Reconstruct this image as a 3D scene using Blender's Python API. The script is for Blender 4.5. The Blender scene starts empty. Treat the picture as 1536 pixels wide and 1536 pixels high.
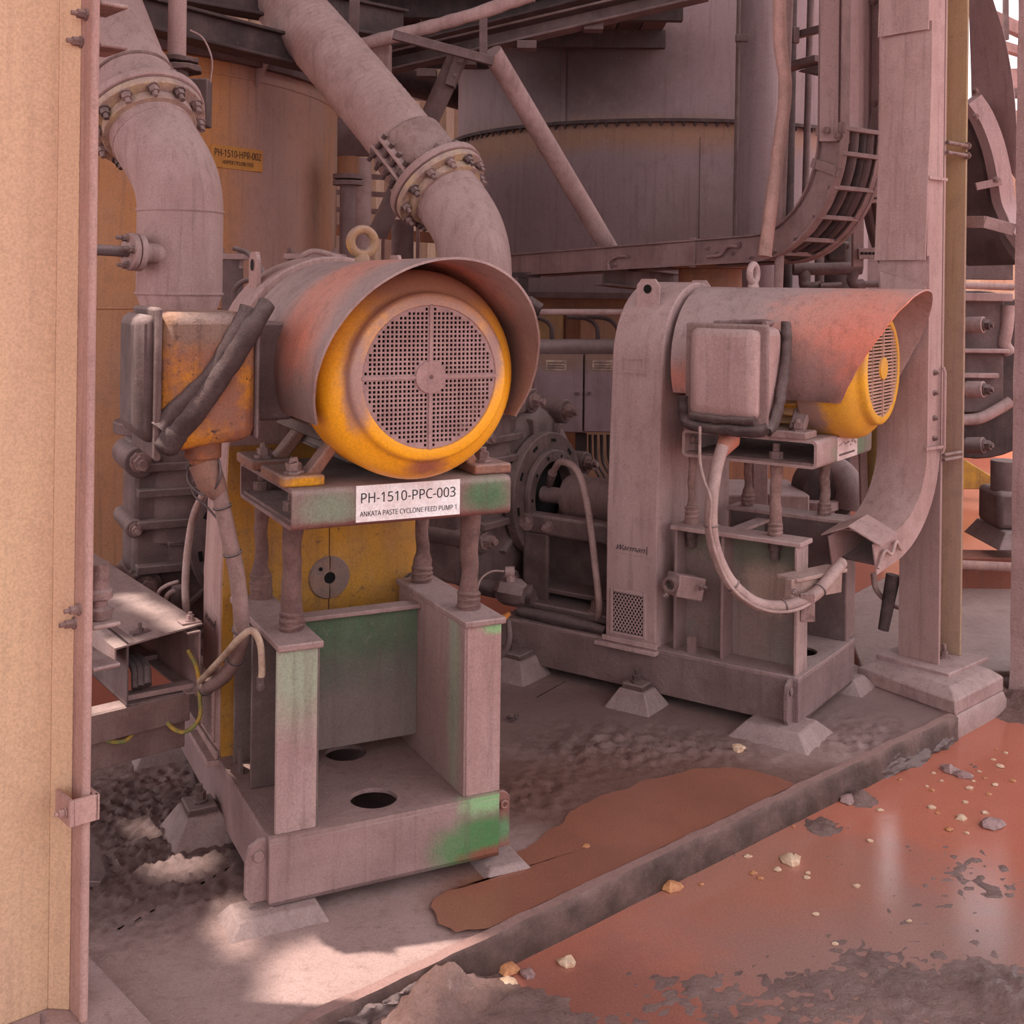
import bpy, math, random
from mathutils import Vector, Matrix, noise
R = math.radians
rnd = random.Random(7)
scene = bpy.context.scene
C = scene.collection

# ------------------------------------------------------------------ camera, sky, sun, exposure
F, EYE, CX, CY, ROLL = 1764.0, 1.6, 768.0, 430.0, 0.012      # focal length and principal point in pixels of the 1536 frame
cam_data = bpy.data.cameras.new('camera')
cam = bpy.data.objects.new('camera', cam_data); C.objects.link(cam)
cam_data.sensor_width = 36.0
cam_data.lens = 36.0 * F / 1536.0
cam_data.shift_y = -(768.0 - CY) / 1536.0
cam_data.clip_start, cam_data.clip_end = 0.05, 300
cam.matrix_world = Matrix.Translation((0, 0, EYE)) @ Matrix.Rotation(R(90), 4, 'X') @ Matrix.Rotation(ROLL, 4, 'Z')
scene.camera = cam

world = bpy.data.worlds.new('overcast_sky'); scene.world = world
world.use_nodes = True
wn = world.node_tree.nodes['Background']
wn.inputs[0].default_value = (0.985, 0.955, 1.0, 1)
wn.inputs[1].default_value = 2.0

sun_dir = Vector((-0.36, 0.02, 0.93)).normalized()            # towards the sun
sd = bpy.data.lights.new('sun', 'SUN'); sun = bpy.data.objects.new('sun', sd); C.objects.link(sun)
sd.energy = 7.0; sd.angle = R(0.8); sd.color = (1.0, 0.90, 0.80)
sun.rotation_euler = sun_dir.to_track_quat('Z', 'Y').to_euler()

scene.view_settings.view_transform = 'Standard'
scene.view_settings.look = 'None'
scene.view_settings.gamma = 1.0
scene.view_settings.use_curve_mapping = False
scene.view_settings.exposure = 0.05

# ------------------------------------------------------------------ geometry helpers
def at(px, py, Y):
    """a point of the place seen at a pixel, Y metres away from the camera's plane"""
    dx, dy, c, s = px - CX, py - CY, math.cos(ROLL), math.sin(ROLL)
    return Vector(((dx * c + dy * s) / F * Y, Y, EYE - (-dx * s + dy * c) / F * Y))
def ground(px, py, z=0.0):
    dx, dy, c, s = px - CX, py - CY, math.cos(ROLL), math.sin(ROLL)
    return at(px, py, (EYE - z) * F / (-dx * s + dy * c))
V = Vector

class MB:
    def __init__(s): s.v = []; s.f = []
    def add(s, vs, fs):
        o = len(s.v); s.v += [V(p) for p in vs]; s.f += [tuple(i + o for i in f) for f in fs]; return s
    def hexa(s, p):                                              # 8 corners: bottom loop, top loop
        return s.add(p, [(0, 3, 2, 1), (4, 5, 6, 7), (0, 1, 5, 4), (1, 2, 6, 5), (2, 3, 7, 6), (3, 0, 4, 7)])
    def box(s, x0, x1, y0, y1, z0, z1):
        return s.hexa([(x0, y0, z0), (x1, y0, z0), (x1, y1, z0), (x0, y1, z0), (x0, y0, z1), (x1, y0, z1), (x1, y1, z1), (x0, y1, z1)])
    def bar(s, a, b, w, h, up=(0, 0, 1)):                        # straight rectangular bar, w across, h along up
        a, b = V(a), V(b); t = (b - a).normalized(); sd_ = t.cross(V(up)).normalized(); n = sd_.cross(t)
        x, y = sd_ * (w / 2), n * (h / 2)
        return s.hexa([a - x - y, a + x - y, b + x - y, b - x - y, a - x + y, a + x + y, b + x + y, b - x + y])
    def rings(s, rings, closed=False, caps=True):
        n = len(rings[0]); o = len(s.v); fs = []
        m = len(rings)
        for i in range(m if closed else m - 1):
            for j in range(n):
                a, b = i * n + j, i * n + (j + 1) % n; c, d = ((i + 1) % m) * n + (j + 1) % n, ((i + 1) % m) * n + j
                fs.append((a, b, c, d))
        if caps and not closed: fs += [tuple(range(n - 1, -1, -1)), tuple((m - 1) * n + j for j in range(n))]
        return s.add([p for r in rings for p in r], fs)
    def tube(s, path, r, n=12, caps=True, closed=False):
        path = [V(p) for p in path]; m = len(path)
        rr = r if isinstance(r, (list, tuple)) else [r] * m
        t0 = (path[1] - path[0]).normalized(); u = t0.orthogonal().normalized(); out = []
        for i, p in enumerate(path):
            if closed: t = (path[(i + 1) % m] - path[i - 1]).normalized()
            else: t = (path[min(i + 1, m - 1)] - path[max(i - 1, 0)]).normalized()
            u = (u - t * u.dot(t)).normalized(); w = t.cross(u)
            out.append([p + (u * math.cos(2 * math.pi * j / n) + w * math.sin(2 * math.pi * j / n)) * rr[i] for j in range(n)])
        return s.rings(out, closed, caps)
    def cyl(s, a, b, r0, r1=None, n=20): return s.tube([a, b], [r0, r0 if r1 is None else r1], n)
    def lathe(s, p, d, prof, n=32, caps=False, loop=False):      # prof: (distance along d, radius)
        p, d = V(p), V(d).normalized(); u = d.orthogonal().normalized(); w = d.cross(u)
        return s.rings([[p + d * h + (u * math.cos(2 * math.pi * j / n) + w * math.sin(2 * math.pi * j / n)) * r for j in range(n)] for h, r in prof], closed=loop, caps=caps)
    def ringdisc(s, p, d, r0, r1, t, n=32):                      # flat ring of thickness t along d
        return s.lathe(p, d, [(0, r0), (0, r1), (t, r1), (t, r0)], n, loop=True)
    def prism(s, poly, ext):
        poly = [V(q) for q in poly]; e = V(ext); n = len(poly)
        return s.add(poly + [q + e for q in poly], [tuple(range(n - 1, -1, -1)), tuple(range(n, 2 * n))] + [(i, (i + 1) % n, n + (i + 1) % n, n + i) for i in range(n)])
    def sweep(s, path, prof, side):                              # closed 2D profile (across side, along normal) swept along a path
        path = [V(p) for p in path]; b = V(side).normalized(); out = []; m = len(path)
        for i, p in enumerate(path):
            t = (path[min(i + 1, m - 1)] - path[max(i - 1, 0)]).normalized(); n = b.cross(t).normalized()
            out.append([p + b * x + n * y for x, y in prof])
        return s.rings(out)
    def torus(s, p, d, R0, r, n=28, k=10, a0=0, a1=360):
        p, d = V(p), V(d).normalized(); u = d.orthogonal().normalized(); w = d.cross(u)
        full = a1 - a0 >= 360; m = n if full else n + 1
        return s.tube([p + (u * math.cos(R(a0 + (a1 - a0) * i / n)) + w * math.sin(R(a0 + (a1 - a0) * i / n))) * R0 for i in range(m)], r, k, closed=full, caps=not full)
    def bolt(s, p, d, r=.012, h=.012, stub=.01):
        p, d = V(p), V(d).normalized()
        s.tube([p, p + d * h * .3], r * 1.35, 10); s.tube([p + d * h * .3, p + d * (h * 1.3)], r, 6)
        if stub: s.tube([p + d * h * 1.3, p + d * (h * 1.3 + stub)], r * .55, 8)
        return s
    def holed(s, x0, x1, y0, y1, c, r, z, t, n=36):              # plate with a round hole
        ang = sorted(set([2 * math.pi * i / n for i in range(n)] + [math.atan2(y - c[1], x - c[0]) % (2 * math.pi) for x in (x0, x1) for y in (y0, y1)]))
        inn, out = [], []
        for a in ang:
            ca, sa = math.cos(a), math.sin(a); k = 1e9
            if ca > 1e-9: k = min(k, (x1 - c[0]) / ca)
            if ca < -1e-9: k = min(k, (x0 - c[0]) / ca)
            if sa > 1e-9: k = min(k, (y1 - c[1]) / sa)
            if sa < -1e-9: k = min(k, (y0 - c[1]) / sa)
            inn.append((c[0] + r * ca, c[1] + r * sa)); out.append((c[0] + k * ca, c[1] + k * sa))
        return s.rings([[(x, y, z) for x, y in inn], [(x, y, z) for x, y in out], [(x, y, z - t) for x, y in out], [(x, y, z - t) for x, y in inn]], closed=True)
    def rough(s, amp, sc=20, seed=0):                            # lumpy surface
        o = V((seed * 3.1, seed * 1.7, seed))
        s.v = [p + noise.noise_vector(p * sc + o) * amp for p in s.v]; return s
    def islands(s):
        par = list(range(len(s.v)))
        def find(a):
            while par[a] != a: par[a] = par[par[a]]; a = par[a]
            return a
        for f in s.f:
            r = find(f[0])
            for i in f[1:]: par[find(i)] = r
        g = {}
        for i in range(len(s.v)): g.setdefault(find(i), []).append(i)
        return list(g.values())
    def pieces(s, each=False):
        """this mesh cut into the pieces that lie apart (each: into every loose piece)"""
        isl = s.islands()
        if len(isl) < 2 or len(isl) > 400: return [s]
        bb = [([min(s.v[i][k] for i in g) for k in range(3)], [max(s.v[i][k] for i in g) for k in range(3)]) for g in isl]
        sz = [max(h - l for l, h in zip(*b)) for b in bb]; par = list(range(len(isl)))
        def find(a):
            while par[a] != a: a = par[a]
            return a
        if not each:
            for a in range(len(isl)):
                for b in range(a):
                    gap = math.sqrt(sum(max(0, bb[a][0][k] - bb[b][1][k], bb[b][0][k] - bb[a][1][k]) ** 2 for k in range(3)))
                    if gap <= max(.017, .42 * max(sz[a], sz[b])): par[find(a)] = find(b)
        grp = {}
        for i, g in enumerate(isl): grp.setdefault(find(i), []).extend(g)
        if len(grp) == 1: return [s]
        out = []
        for g in grp.values():
            ix = {v: k for k, v in enumerate(g)}; m = MB(); m.v = [s.v[i] for i in g]; m.f = [tuple(ix[i] for i in f) for f in s.f if f[0] in ix]; out.append(m)
        return out
    def build(s, name, mat, parent=None, bevel=0.0, smooth=35, each=False, stuff=False):
        if parent is not None and not stuff:
            ps = s.pieces(each)
            if len(ps) > 1: return [p.build(name, mat, parent, bevel, smooth, stuff=True) for p in ps][0]
        me = bpy.data.meshes.new(name)
        org = V((0, 0, 0))
        if parent is None and s.v:
            n = len(s.v); org = V((sum(p.x for p in s.v) / n, sum(p.y for p in s.v) / n, min(p.z for p in s.v)))
        me.from_pydata([tuple(p - org) for p in s.v], [], s.f); me.update()
        ob = bpy.data.objects.new(name, me); C.objects.link(ob)
        me.materials.append(mat)
        me.polygons.foreach_set('use_smooth', [True] * len(me.polygons))
        me.set_sharp_from_angle(angle=R(smooth))
        if parent is None: ob.location = org
        else:
            ob.parent = parent; ob.location = -V(OFF.get(parent.name, (0, 0, 0)))
        if bevel:
            b = ob.modifiers.new('bevel', 'BEVEL'); b.width = bevel; b.segments = 2; b.limit_method = 'ANGLE'; b.angle_limit = R(40)
        return ob
OFF = {}
def tag(o, label=None, cat=None, group=None, kind=None):
    if label: o['label'] = label
    if cat: o['category'] = cat
    if group: o['group'] = group
    if kind: o['kind'] = kind
    return o
def thing(name, label, cat, frame=None, base=(0, 0, 0), group=None):
    """an Empty at the thing's base; its parts keep their meshes in the frame's coordinates"""
    o = bpy.data.objects.new(name, None); C.objects.link(o); o.empty_display_size = .1
    M = frame if frame else Matrix.Identity(4)
    o.matrix_world = M @ Matrix.Translation(base)
    OFF[o.name] = base
    return tag(o, label, cat, group)
def solo(mb, name, mat, label, cat, group=None, bevel=0.0, smooth=35): return tag(mb.build(name, mat, None, bevel, smooth), label, cat, group)
def curve(pts, n=8):                                             # smooth path through points (Catmull-Rom)
    pts = [V(p) for p in pts]; q = [2 * pts[0] - pts[1]] + pts + [2 * pts[-1] - pts[-2]]; out = []
    for i in range(1, len(q) - 2):
        for k in range(n):
            t = k / n; a, b, c, d = q[i - 1], q[i], q[i + 1], q[i + 2]
            out.append(.5 * ((2 * b) + (c - a) * t + (2 * a - 5 * b + 4 * c - d) * t * t + (3 * b - a - 3 * c + d) * t ** 3))
    return out + [pts[-1]]
try: FONT = bpy.data.fonts.load(bpy.utils.system_resource('DATAFILES', path='fonts') + '/NotoSansHebrew-Regular.woff2')      # one of Blender's own interface fonts
except Exception: FONT = None
def lettering(text, size, mat, parent, M, name='lettering', shear=0.0, width=None, bold=0.0):
    cu = bpy.data.curves.new('lettering', 'FONT'); cu.body = text; cu.font = FONT or cu.font; cu.size = size; cu.shear = shear; cu.extrude = .0004; cu.align_x = 'CENTER'; cu.align_y = 'CENTER'; cu.offset = bold
    tmp = bpy.data.objects.new('lettering_tmp', cu); C.objects.link(tmp)
    me = bpy.data.meshes.new_from_object(tmp.evaluated_get(bpy.context.evaluated_depsgraph_get()))
    bpy.data.objects.remove(tmp)
    xs = [v.co.x for v in me.vertices]; w = max(xs) - min(xs); cx = (max(xs) + min(xs)) / 2
    k = (width / w) if width else 1.0
    for v in me.vertices: v.co = M @ V(((v.co.x - cx) * k, v.co.y, v.co.z))
    me.materials.clear(); me.materials.append(mat)
    ob = bpy.data.objects.new(name, me); C.objects.link(ob); ob.parent = parent
    ob.location = -V(OFF.get(parent.name, (0, 0, 0)))
    return ob

# ------------------------------------------------------------------ materials
def lin(h):
    if not isinstance(h, str): return tuple(h)
    h = h.lstrip('#'); c = [int(h[i:i + 2], 16) / 255 for i in (0, 2, 4)]
    return tuple(x / 12.92 if x <= .04045 else ((x + .055) / 1.055) ** 2.4 for x in c)
DUST = '#b99f9b'
def mauve(h):
    """the dusty tones, a little greyer and deeper; the clear paints stay"""
    r, g, b = lin(h); mx, mn = max(r, g, b), min(r, g, b)
    if mx > 0 and (mx - mn) / mx < .62 and r >= g and g - b < .05:
        m_ = (r + g + b) / 3; k = .86; r, g, b = [(m_ + (x - m_) * k) * .97 for x in (r, g, b)]
    return (r, g, b)
def paint(name, col, col2=None, scale=5.0, amount=.5, rough=.8, bump=.25, bscale=60, dust=.55, dustcol=DUST, streak=0.0, spots=(), speck=0.0, speckcol='#5a4240', metal=0.0, soft=.12, spec=.3, grime=.5, wet=()):
    """worn paint or bare material: two mottled tones, dust settled on upward faces, spots of other paint or painted shadow at places of the thing, fine relief"""
    m = bpy.data.materials.new(name); m.use_nodes = True; nt = m.node_tree; N, L = nt.nodes, nt.links
    bs = N['Principled BSDF']; bs.inputs['Roughness'].default_value = rough; bs.inputs['Metallic'].default_value = metal
    bs.inputs['Specular IOR Level'].default_value = spec
    tc = N.new('ShaderNodeTexCoord'); co = tc.outputs['Object']
    def nz(sc, det=6, ro=.6, vec=co):
        n = N.new('ShaderNodeTexNoise'); n.inputs['Scale'].default_value = sc; n.inputs['Detail'].default_value = det; n.inputs['Roughness'].default_value = ro
        L.new(vec, n.inputs['Vector']); return n.outputs['Fac']
    def ramp(x, lo, hi):
        r = N.new('ShaderNodeMapRange'); r.interpolation_type = 'SMOOTHSTEP'; r.inputs['From Min'].default_value = lo; r.inputs['From Max'].default_value = hi; L.new(x, r.inputs['Value']); return r.outputs['Result']
    def math_(op, a, b):
        n = N.new('ShaderNodeMath'); n.operation = op
        for i, x in enumerate((a, b)):
            if isinstance(x, (int, float)): n.inputs[i].default_value = x
            else: L.new(x, n.inputs[i])
        return n.outputs[0]
    def mix(f, a, b):
        n = N.new('ShaderNodeMix'); n.data_type = 'RGBA'
        if isinstance(f, (int, float)): n.inputs['Factor'].default_value = f
        else: L.new(f, n.inputs['Factor'])
        for k, x in ((6, a), (7, b)):
            if isinstance(x, (tuple, str)): n.inputs[k].default_value = (*lin(x), 1)
            else: L.new(x, n.inputs[k])
        return n.outputs[2]
    vec = co
    if streak:
        mp = N.new('ShaderNodeMapping'); mp.inputs['Scale'].default_value = (1, 1, streak); L.new(co, mp.inputs['Vector']); vec = mp.outputs['Vector']
    col, col2 = mauve(col), mauve(col2 or col); spots = [(mauve(q[0]), *q[1:]) for q in spots]; dustcol = mauve(dustcol)
    n1 = nz(scale, 8, .65, vec)
    c = mix(ramp(n1, .5 - soft - (amount - .5) * .5, .5 + soft - (amount - .5) * .5), lin(col), lin(col2 or col))
    for sp in spots:                                              # (colour, centre, radius, softness)
        dv = N.new('ShaderNodeVectorMath'); dv.operation = 'DISTANCE'; L.new(co, dv.inputs[0]); dv.inputs[1].default_value = sp[1]
        if isinstance(sp[2], tuple):
            sc_ = N.new('ShaderNodeVectorMath'); sc_.operation = 'SUBTRACT'; L.new(co, sc_.inputs[0]); sc_.inputs[1].default_value = sp[1]
            di = N.new('ShaderNodeVectorMath'); di.operation = 'DIVIDE'; L.new(sc_.outputs[0], di.inputs[0]); di.inputs[1].default_value = sp[2]
            ln = N.new('ShaderNodeVectorMath'); ln.operation = 'LENGTH'; L.new(di.outputs[0], ln.inputs[0]); d = ln.outputs['Value']; rad = 1.0
        else: d = dv.outputs['Value']; rad = sp[2]
        wob = math_('MULTIPLY', math_('SUBTRACT', nz(sp[4] if len(sp) > 4 else 14, 8, .7), .5), rad * 1.3)
        c = mix(ramp(math_('ADD', d, wob), rad * (1 + sp[3]), rad * (1 - sp[3])), c, lin(sp[0]))
    if speck: c = mix(math_('MULTIPLY', ramp(nz(45, 8, .75), .56, .66), speck), c, lin(speckcol))
    if dust:
        g = N.new('ShaderNodeNewGeometry'); sx = N.new('ShaderNodeSeparateXYZ'); L.new(g.outputs['Normal'], sx.inputs[0])
        up = ramp(math_('ADD', sx.outputs['Z'], math_('MULTIPLY', math_('SUBTRACT', nz(9), .5), .9)), -.15, .75)
        c = mix(math_('MULTIPLY', up, dust), c, lin(dustcol))
    if grime:                                                     # runs down the sides, blotches, flakes
        mp2 = N.new('ShaderNodeMapping'); mp2.inputs['Scale'].default_value = (34, 34, 1.7); L.new(co, mp2.inputs['Vector'])
        runs = ramp(nz(1.0, 7, .68, mp2.outputs['Vector']), .50, .68)
        blot = ramp(nz(11, 9, .72), .50, .66)
        flk = ramp(nz(70, 6, .7), .60, .70)
        c = mix(math_('MULTIPLY', runs, grime * .55), c, lin('#5f4644')); c = mix(math_('MULTIPLY', blot, grime * .42), c, lin('#6a504c')); c = mix(math_('MULTIPLY', flk, grime * .6), c, lin('#4f3a38'))
        pale = ramp(nz(24, 8, .75), .60, .72); c = mix(math_('MULTIPLY', pale, grime * .35), c, lin('#c4aaa6'))
    fine = ramp(nz(170, 5, .75), .3, .7)
    hs = N.new('ShaderNodeHueSaturation'); hs.inputs['Saturation'].default_value = 1.0; L.new(c, hs.inputs['Color']); L.new(math_('ADD', math_('MULTIPLY', fine, .30), .85), hs.inputs['Value'])
    L.new(hs.outputs[0], bs.inputs['Base Color'])
    if wet:                                                       # places where water stands in the pores: smoother
        f_ = None
        for ctr, rad, sof in wet:
            a_ = N.new('ShaderNodeVectorMath'); a_.operation = 'SUBTRACT'; L.new(co, a_.inputs[0]); a_.inputs[1].default_value = ctr
            d_ = N.new('ShaderNodeVectorMath'); d_.operation = 'DIVIDE'; L.new(a_.outputs[0], d_.inputs[0]); d_.inputs[1].default_value = rad
            l_ = N.new('ShaderNodeVectorMath'); l_.operation = 'LENGTH'; L.new(d_.outputs[0], l_.inputs[0])
            g_ = ramp(math_('ADD', l_.outputs['Value'], math_('SUBTRACT', nz(8), .5)), 1 + sof, 1 - sof); f_ = g_ if f_ is None else math_('MAXIMUM', f_, g_)
        mr = N.new('ShaderNodeMapRange'); mr.inputs['To Min'].default_value = rough; mr.inputs['To Max'].default_value = .2; L.new(f_, mr.inputs['Value']); L.new(mr.outputs[0], bs.inputs['Roughness'])
    if bump:
        b = N.new('ShaderNodeBump'); b.inputs['Strength'].default_value = bump; b.inputs['Distance'].default_value = .015
        L.new(math_('ADD', nz(bscale, 10, .72), math_('MULTIPLY', nz(bscale * .2, 4), .6)), b.inputs['Height']); L.new(b.outputs[0], bs.inputs['Normal'])
    return m
# palette
m_dust = paint('dusty_steel', '#b08a85', '#9d7873', 6, dust=.5)
m_dark = paint('dark_dusty_steel', '#6f5553', '#5c4543', 6, dust=.45)
m_black = paint('grimy_steel', '#3d2e2e', '#4c3a39', 8, dust=.35, dustcol='#8d706c')
m_void = paint('hole_shade_black', '#15100f', dust=0, bump=0, grime=0, rough=.9)  # flat near-black painting in the darkness inside holes, slots and openings
m_rubber = paint('black_cable', '#3a2d2d', '#4a3a39', 10, dust=.35)
m_grycable = paint('dusty_cable', '#b79289', '#a57f76', 10, dust=.3)
m_mudcake = paint('caked_mud', '#5d4644', '#493635', 14, dust=.35, bump=.9, bscale=45, rough=.95)
m_mudpale = paint('pale_caked_mud', '#96736c', '#7f5f5a', 14, dust=.3, bump=.9, bscale=40, rough=.95)
m_wrap = paint('muddy_tape_wrap', '#8a6158', '#6f4c46', 18, dust=.2, bump=.9, bscale=35)
m_wrapB = paint('pale_muddy_wrap', '#a47a70', '#8a6259', 18, dust=.3, bump=.9, bscale=35)
m_bolt = paint('dusty_bolt', '#a07a72', '#7a5a55', 20, dust=.5, bump=.6)
m_bolt2 = paint('grimy_bolt', '#6a4e49', '#553f3c', 20, dust=.5, bump=.6)
m_cream = paint('cream_painted_column', '#d2ad8a', '#c49a82', 3.0, dust=0, grime=.18, streak=.18, rough=.7, bump=.06, soft=.3, speck=.12, speckcol='#8a5b4a')
m_pinkpaint = paint('pinkish_steel_edge', '#bd9084', '#b0837a', 8, dust=.1, streak=.2, rough=.75, bump=.2, speck=.2, speckcol='#8d5a50')
m_plate = paint('white_sign_plate', '#eee4e2', '#e2cfcb', 10, grime=.12, dust=.12, rough=.5, bump=0, speck=.15, speckcol='#9a6f66')
m_ink = paint('black_sign_print', '#2a2426', dust=0, bump=0, grime=0, rough=.6)
m_mesh = paint('dusty_grille', '#a8807b', '#9a726d', 8, dust=.1, bump=.2)

# ------------------------------------------------------------------ the setting
KD, ND = V((.7455, .6665, 0)), V((-.6665, .7455, 0))            # along the kerb, and in from it
K0 = V((-.4106, 2.5439, 0))
def K(s, n=0.0, z=0.0): return K0 + KD * s + ND * n + V((0, 0, z))
def fbm(x, y, sc, oct_=4, seed=0.0):
    a, t, k = 1.0, 0.0, sc
    for _ in range(oct_): t += a * noise.noise((x * k, y * k, seed)); a *= .5; k *= 2.1
    return t
def axis(lo, hi, a, b, fine, coarse):
    out, x = [], lo
    while x < hi: out.append(x); x += fine if a <= x < b else coarse
    return out + [hi]
MOUNDS = [(*ground(px, py, -.08).xy, r, h) for px, py, r, h in (
    (600, 1540, .16, .05), (690, 1490, .09, .035), (640, 1520, .08, .045), (735, 1510, .09, .02), (800, 1530, .12, .02), (1510, 1490, .10, .04), (1420, 1380, .20, .005),
    (1330, 1480, .25, .0068), (1480, 1320, .25, .0065), (1130, 1530, .25, .007), (1250, 1290, .14, .005), (1420, 1500, .2, .007), (1460, 1150, .16, .004), (1400, 1235, .08, .006), (1160, 1215, .08, .012),
    (1530, 1050, .20, .07), (1290, 1198, .045, .035), (1236, 1240, .06, .02), (1376, 1118, .06, .03), (1060, 1275, .12, .008), (980, 1500, .2, .006))]
def floor_h(x, y):
    z = -.0905 + .004 * fbm(x, y, 3.0) 
    for mx, my, r, h in MOUNDS:
        d2 = ((x - mx) ** 2 + (y - my) ** 2) / (r * r)
        if d2 < 6: z += h * math.exp(-d2 * 1.2) * (1 + .5 * fbm(x, y, 11, 3, 4.0) + .25 * fbm(x, y, 38, 3, 6.0))
    if y < 6: z += .0062 * fbm(x, y, 34, 3, 9.0)
    return z
m_mud = paint('wet_mud', '#957068', '#825e56', 5, dust=0, rough=.2, bump=.9, bscale=80, spec=.5)
m_water = paint('red_muddy_water', '#ba705c', '#ae6450', 1.3, grime=0, dust=0, rough=.12, bump=.05, bscale=5, soft=.3, spec=.5,
                spots=(('#9c7268', ground(1330, 1440, -.08), .55, .6, 5), ('#a87060', ground(1130, 1300, -.08), .30, .6, 5), ('#8d5a4e', ground(900, 1530, -.08), .28, .7, 5)))
mb = MB(); xs = axis(-14, 18, -1.0, 3.0, .0145, .5); ys = axis(-6, 30, 1.9, 4.9, .0145, .5)
nx = len(xs)
mb.v = [V((x, y, floor_h(x, y))) for y in ys for x in xs]
mb.f = [(j * nx + i, j * nx + i + 1, (j + 1) * nx + i + 1, (j + 1) * nx + i) for j in range(len(ys) - 1) for i in range(nx - 1)]
tag(mb.build('floor', m_mud, smooth=80), kind='structure')
wz = -.083
mb = MB(); mb.add([(-14, -6, wz), (18, -6, wz), (18, 14.9, wz), (-14, 14.9, wz)], [(0, 1, 2, 3)])
w = mb.build('muddy_water', m_water); w.location = (0, 0, 0); w.data.transform(Matrix.Translation((2, 4.45, wz)))
tag(w, 'shallow red-brown muddy water flooding the yard in front of the kerb', 'water', kind='stuff')

# concrete pump pad with spalled, muddy top
PADR = [(*ground(px, py).xy, r, a) for px, py, r, a in ((230, 1230, .42, .010), (180, 1330, .33, .011), (260, 1200, .3, .006), (880, 1125, .20, .012), (800, 1190, .15, .012), (990, 1120, .2, .010), (1100, 1125, .14, .006), (1300, 1110, .2, .012))]
def pad_z(p):
    z = .0022 * fbm(p.x, p.y, 4) 
    for x, y, r, a in PADR:
        d2 = ((p.x - x) ** 2 + (p.y - y) ** 2) / (r * r)
        if d2 < 5: z += a * math.exp(-d2) * (.25 + (fbm(p.x, p.y, 24, 5, 3.0) * 1.3 if x > -.5 else fbm(p.x, p.y, 40, 4, 3.0) * 1.15))
    return z
mb = MB(); S, T = 440, 150
for j in range(T + 1):
    n = 1.68 * j / T
    s0, s1 = -2.4, 2.81 + .45 * n
    for i in range(S + 1):
        p = K(s0 + (s1 - s0) * i / S, n); e = 1.0 if n > .03 else 0.0
        mb.v.append(V((p.x, p.y, pad_z(p) * e)))
mb.f = [(j * (S + 1) + i, j * (S + 1) + i + 1, (j + 1) * (S + 1) + i + 1, (j + 1) * (S + 1) + i) for j in range(T) for i in range(S)]
o = len(mb.v)                                                   # skirt down into the mud
edge = [j * (S + 1) + S for j in range(T + 1)] + [T * (S + 1) + i for i in range(S, -1, -1)]
mb.v += [mb.v[k] * 1 - V((0, 0, mb.v[k].z + .16)) for k in edge]
mb.f += [(edge[k], o + k, o + k + 1, edge[k + 1]) for k in range(len(edge) - 1)]
def pads(px, py): p = ground(px, py); return p
padob = mb.build('concrete_pad', paint('dusty_concrete', '#a98a84', '#997971', 4, dust=0, rough=.75, bump=.35, bscale=45, soft=.2, spec=.35, speck=.25, speckcol='#6d5450'), smooth=60)
padob.data.transform(Matrix.Translation(padob.location)); padob.location = (0, 0, 0)
bs = padob.data.materials[0]
padob.data.materials[0] = paint('dusty_concrete_pad', '#ab8b85', '#a1817a', 4, dust=0, rough=.72, bump=.45, bscale=55, soft=.2, spec=.4, speck=.15, speckcol='#6d5450', wet=((pads(930, 1130), (.55, .22, 1), .5), (pads(1270, 1190), (.35, .2, 1), .5), (pads(1050, 1200), (.8, .3, 1), .4)), spots=(
    ('#7d635f', pads(200, 1260), (.55, .45, 1), .35, 7), ('#8b6e68', pads(900, 1080), (.75, .4, 1), .35, 6), ('#7d5a50', pads(1000, 1190), (.85, .3, 1), .4, 5), ('#7a4d3e', pads(745, 1340), (.16, .17, 1), .6, 9), ('#8f5c35', pads(740, 1335), .06, .9, 12), ('#8a6d68', pads(1330, 1080), (.35, .3, 1), .5, 8)))
tag(padob, kind='structure')
# wet film on the pad
m_film = paint('wet_red_film', '#9a6350', '#85574a', 2.5, grime=.1, dust=0, rough=.16, bump=.1, bscale=40, soft=.3, spec=.5)
def film(outline, z, nm, lab, m, cat='puddle'):
    pts = [ground(px, py) for px, py in outline]; n = len(pts); loop = []
    for i in range(n):
        a, b = pts[i], pts[(i + 1) % n]
        for k in range(10):
            p = a.lerp(b, k / 10); q = noise.noise_vector(p * 9) * .025 + noise.noise_vector(p * 28) * .009; v_ = V((p.x + q.x, p.y + q.y, z)); k_ = (v_ - K0).dot(ND); loop.append(v_ + ND * max(0, .033 - k_))
    c = sum(loop, V()) / len(loop); mbf = MB(); rings = 8
    for r in range(1, rings + 1): mbf.v += [c.lerp(p, r / rings) for p in loop]
    mbf.v.append(c); L_ = len(loop)
    mbf.f = [(len(mbf.v) - 1, i, (i + 1) % L_) for i in range(L_)] + [((r - 1) * L_ + i, r * L_ + i, r * L_ + (i + 1) % L_, (r - 1) * L_ + (i + 1) % L_) for r in range(1, rings) for i in range(L_)]
    return solo(mbf, nm, m, lab, cat)
film(((690, 1400), (655, 1385), (645, 1362), (668, 1342), (730, 1322), (800, 1265), (880, 1205), (980, 1170), (1090, 1150), (1170, 1168), (1195, 1182), (1120, 1222), (1000, 1278), (860, 1346), (740, 1395)), .0065, 'puddle', 'thin red-brown film of water on the pad behind the kerb', m_film)
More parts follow.
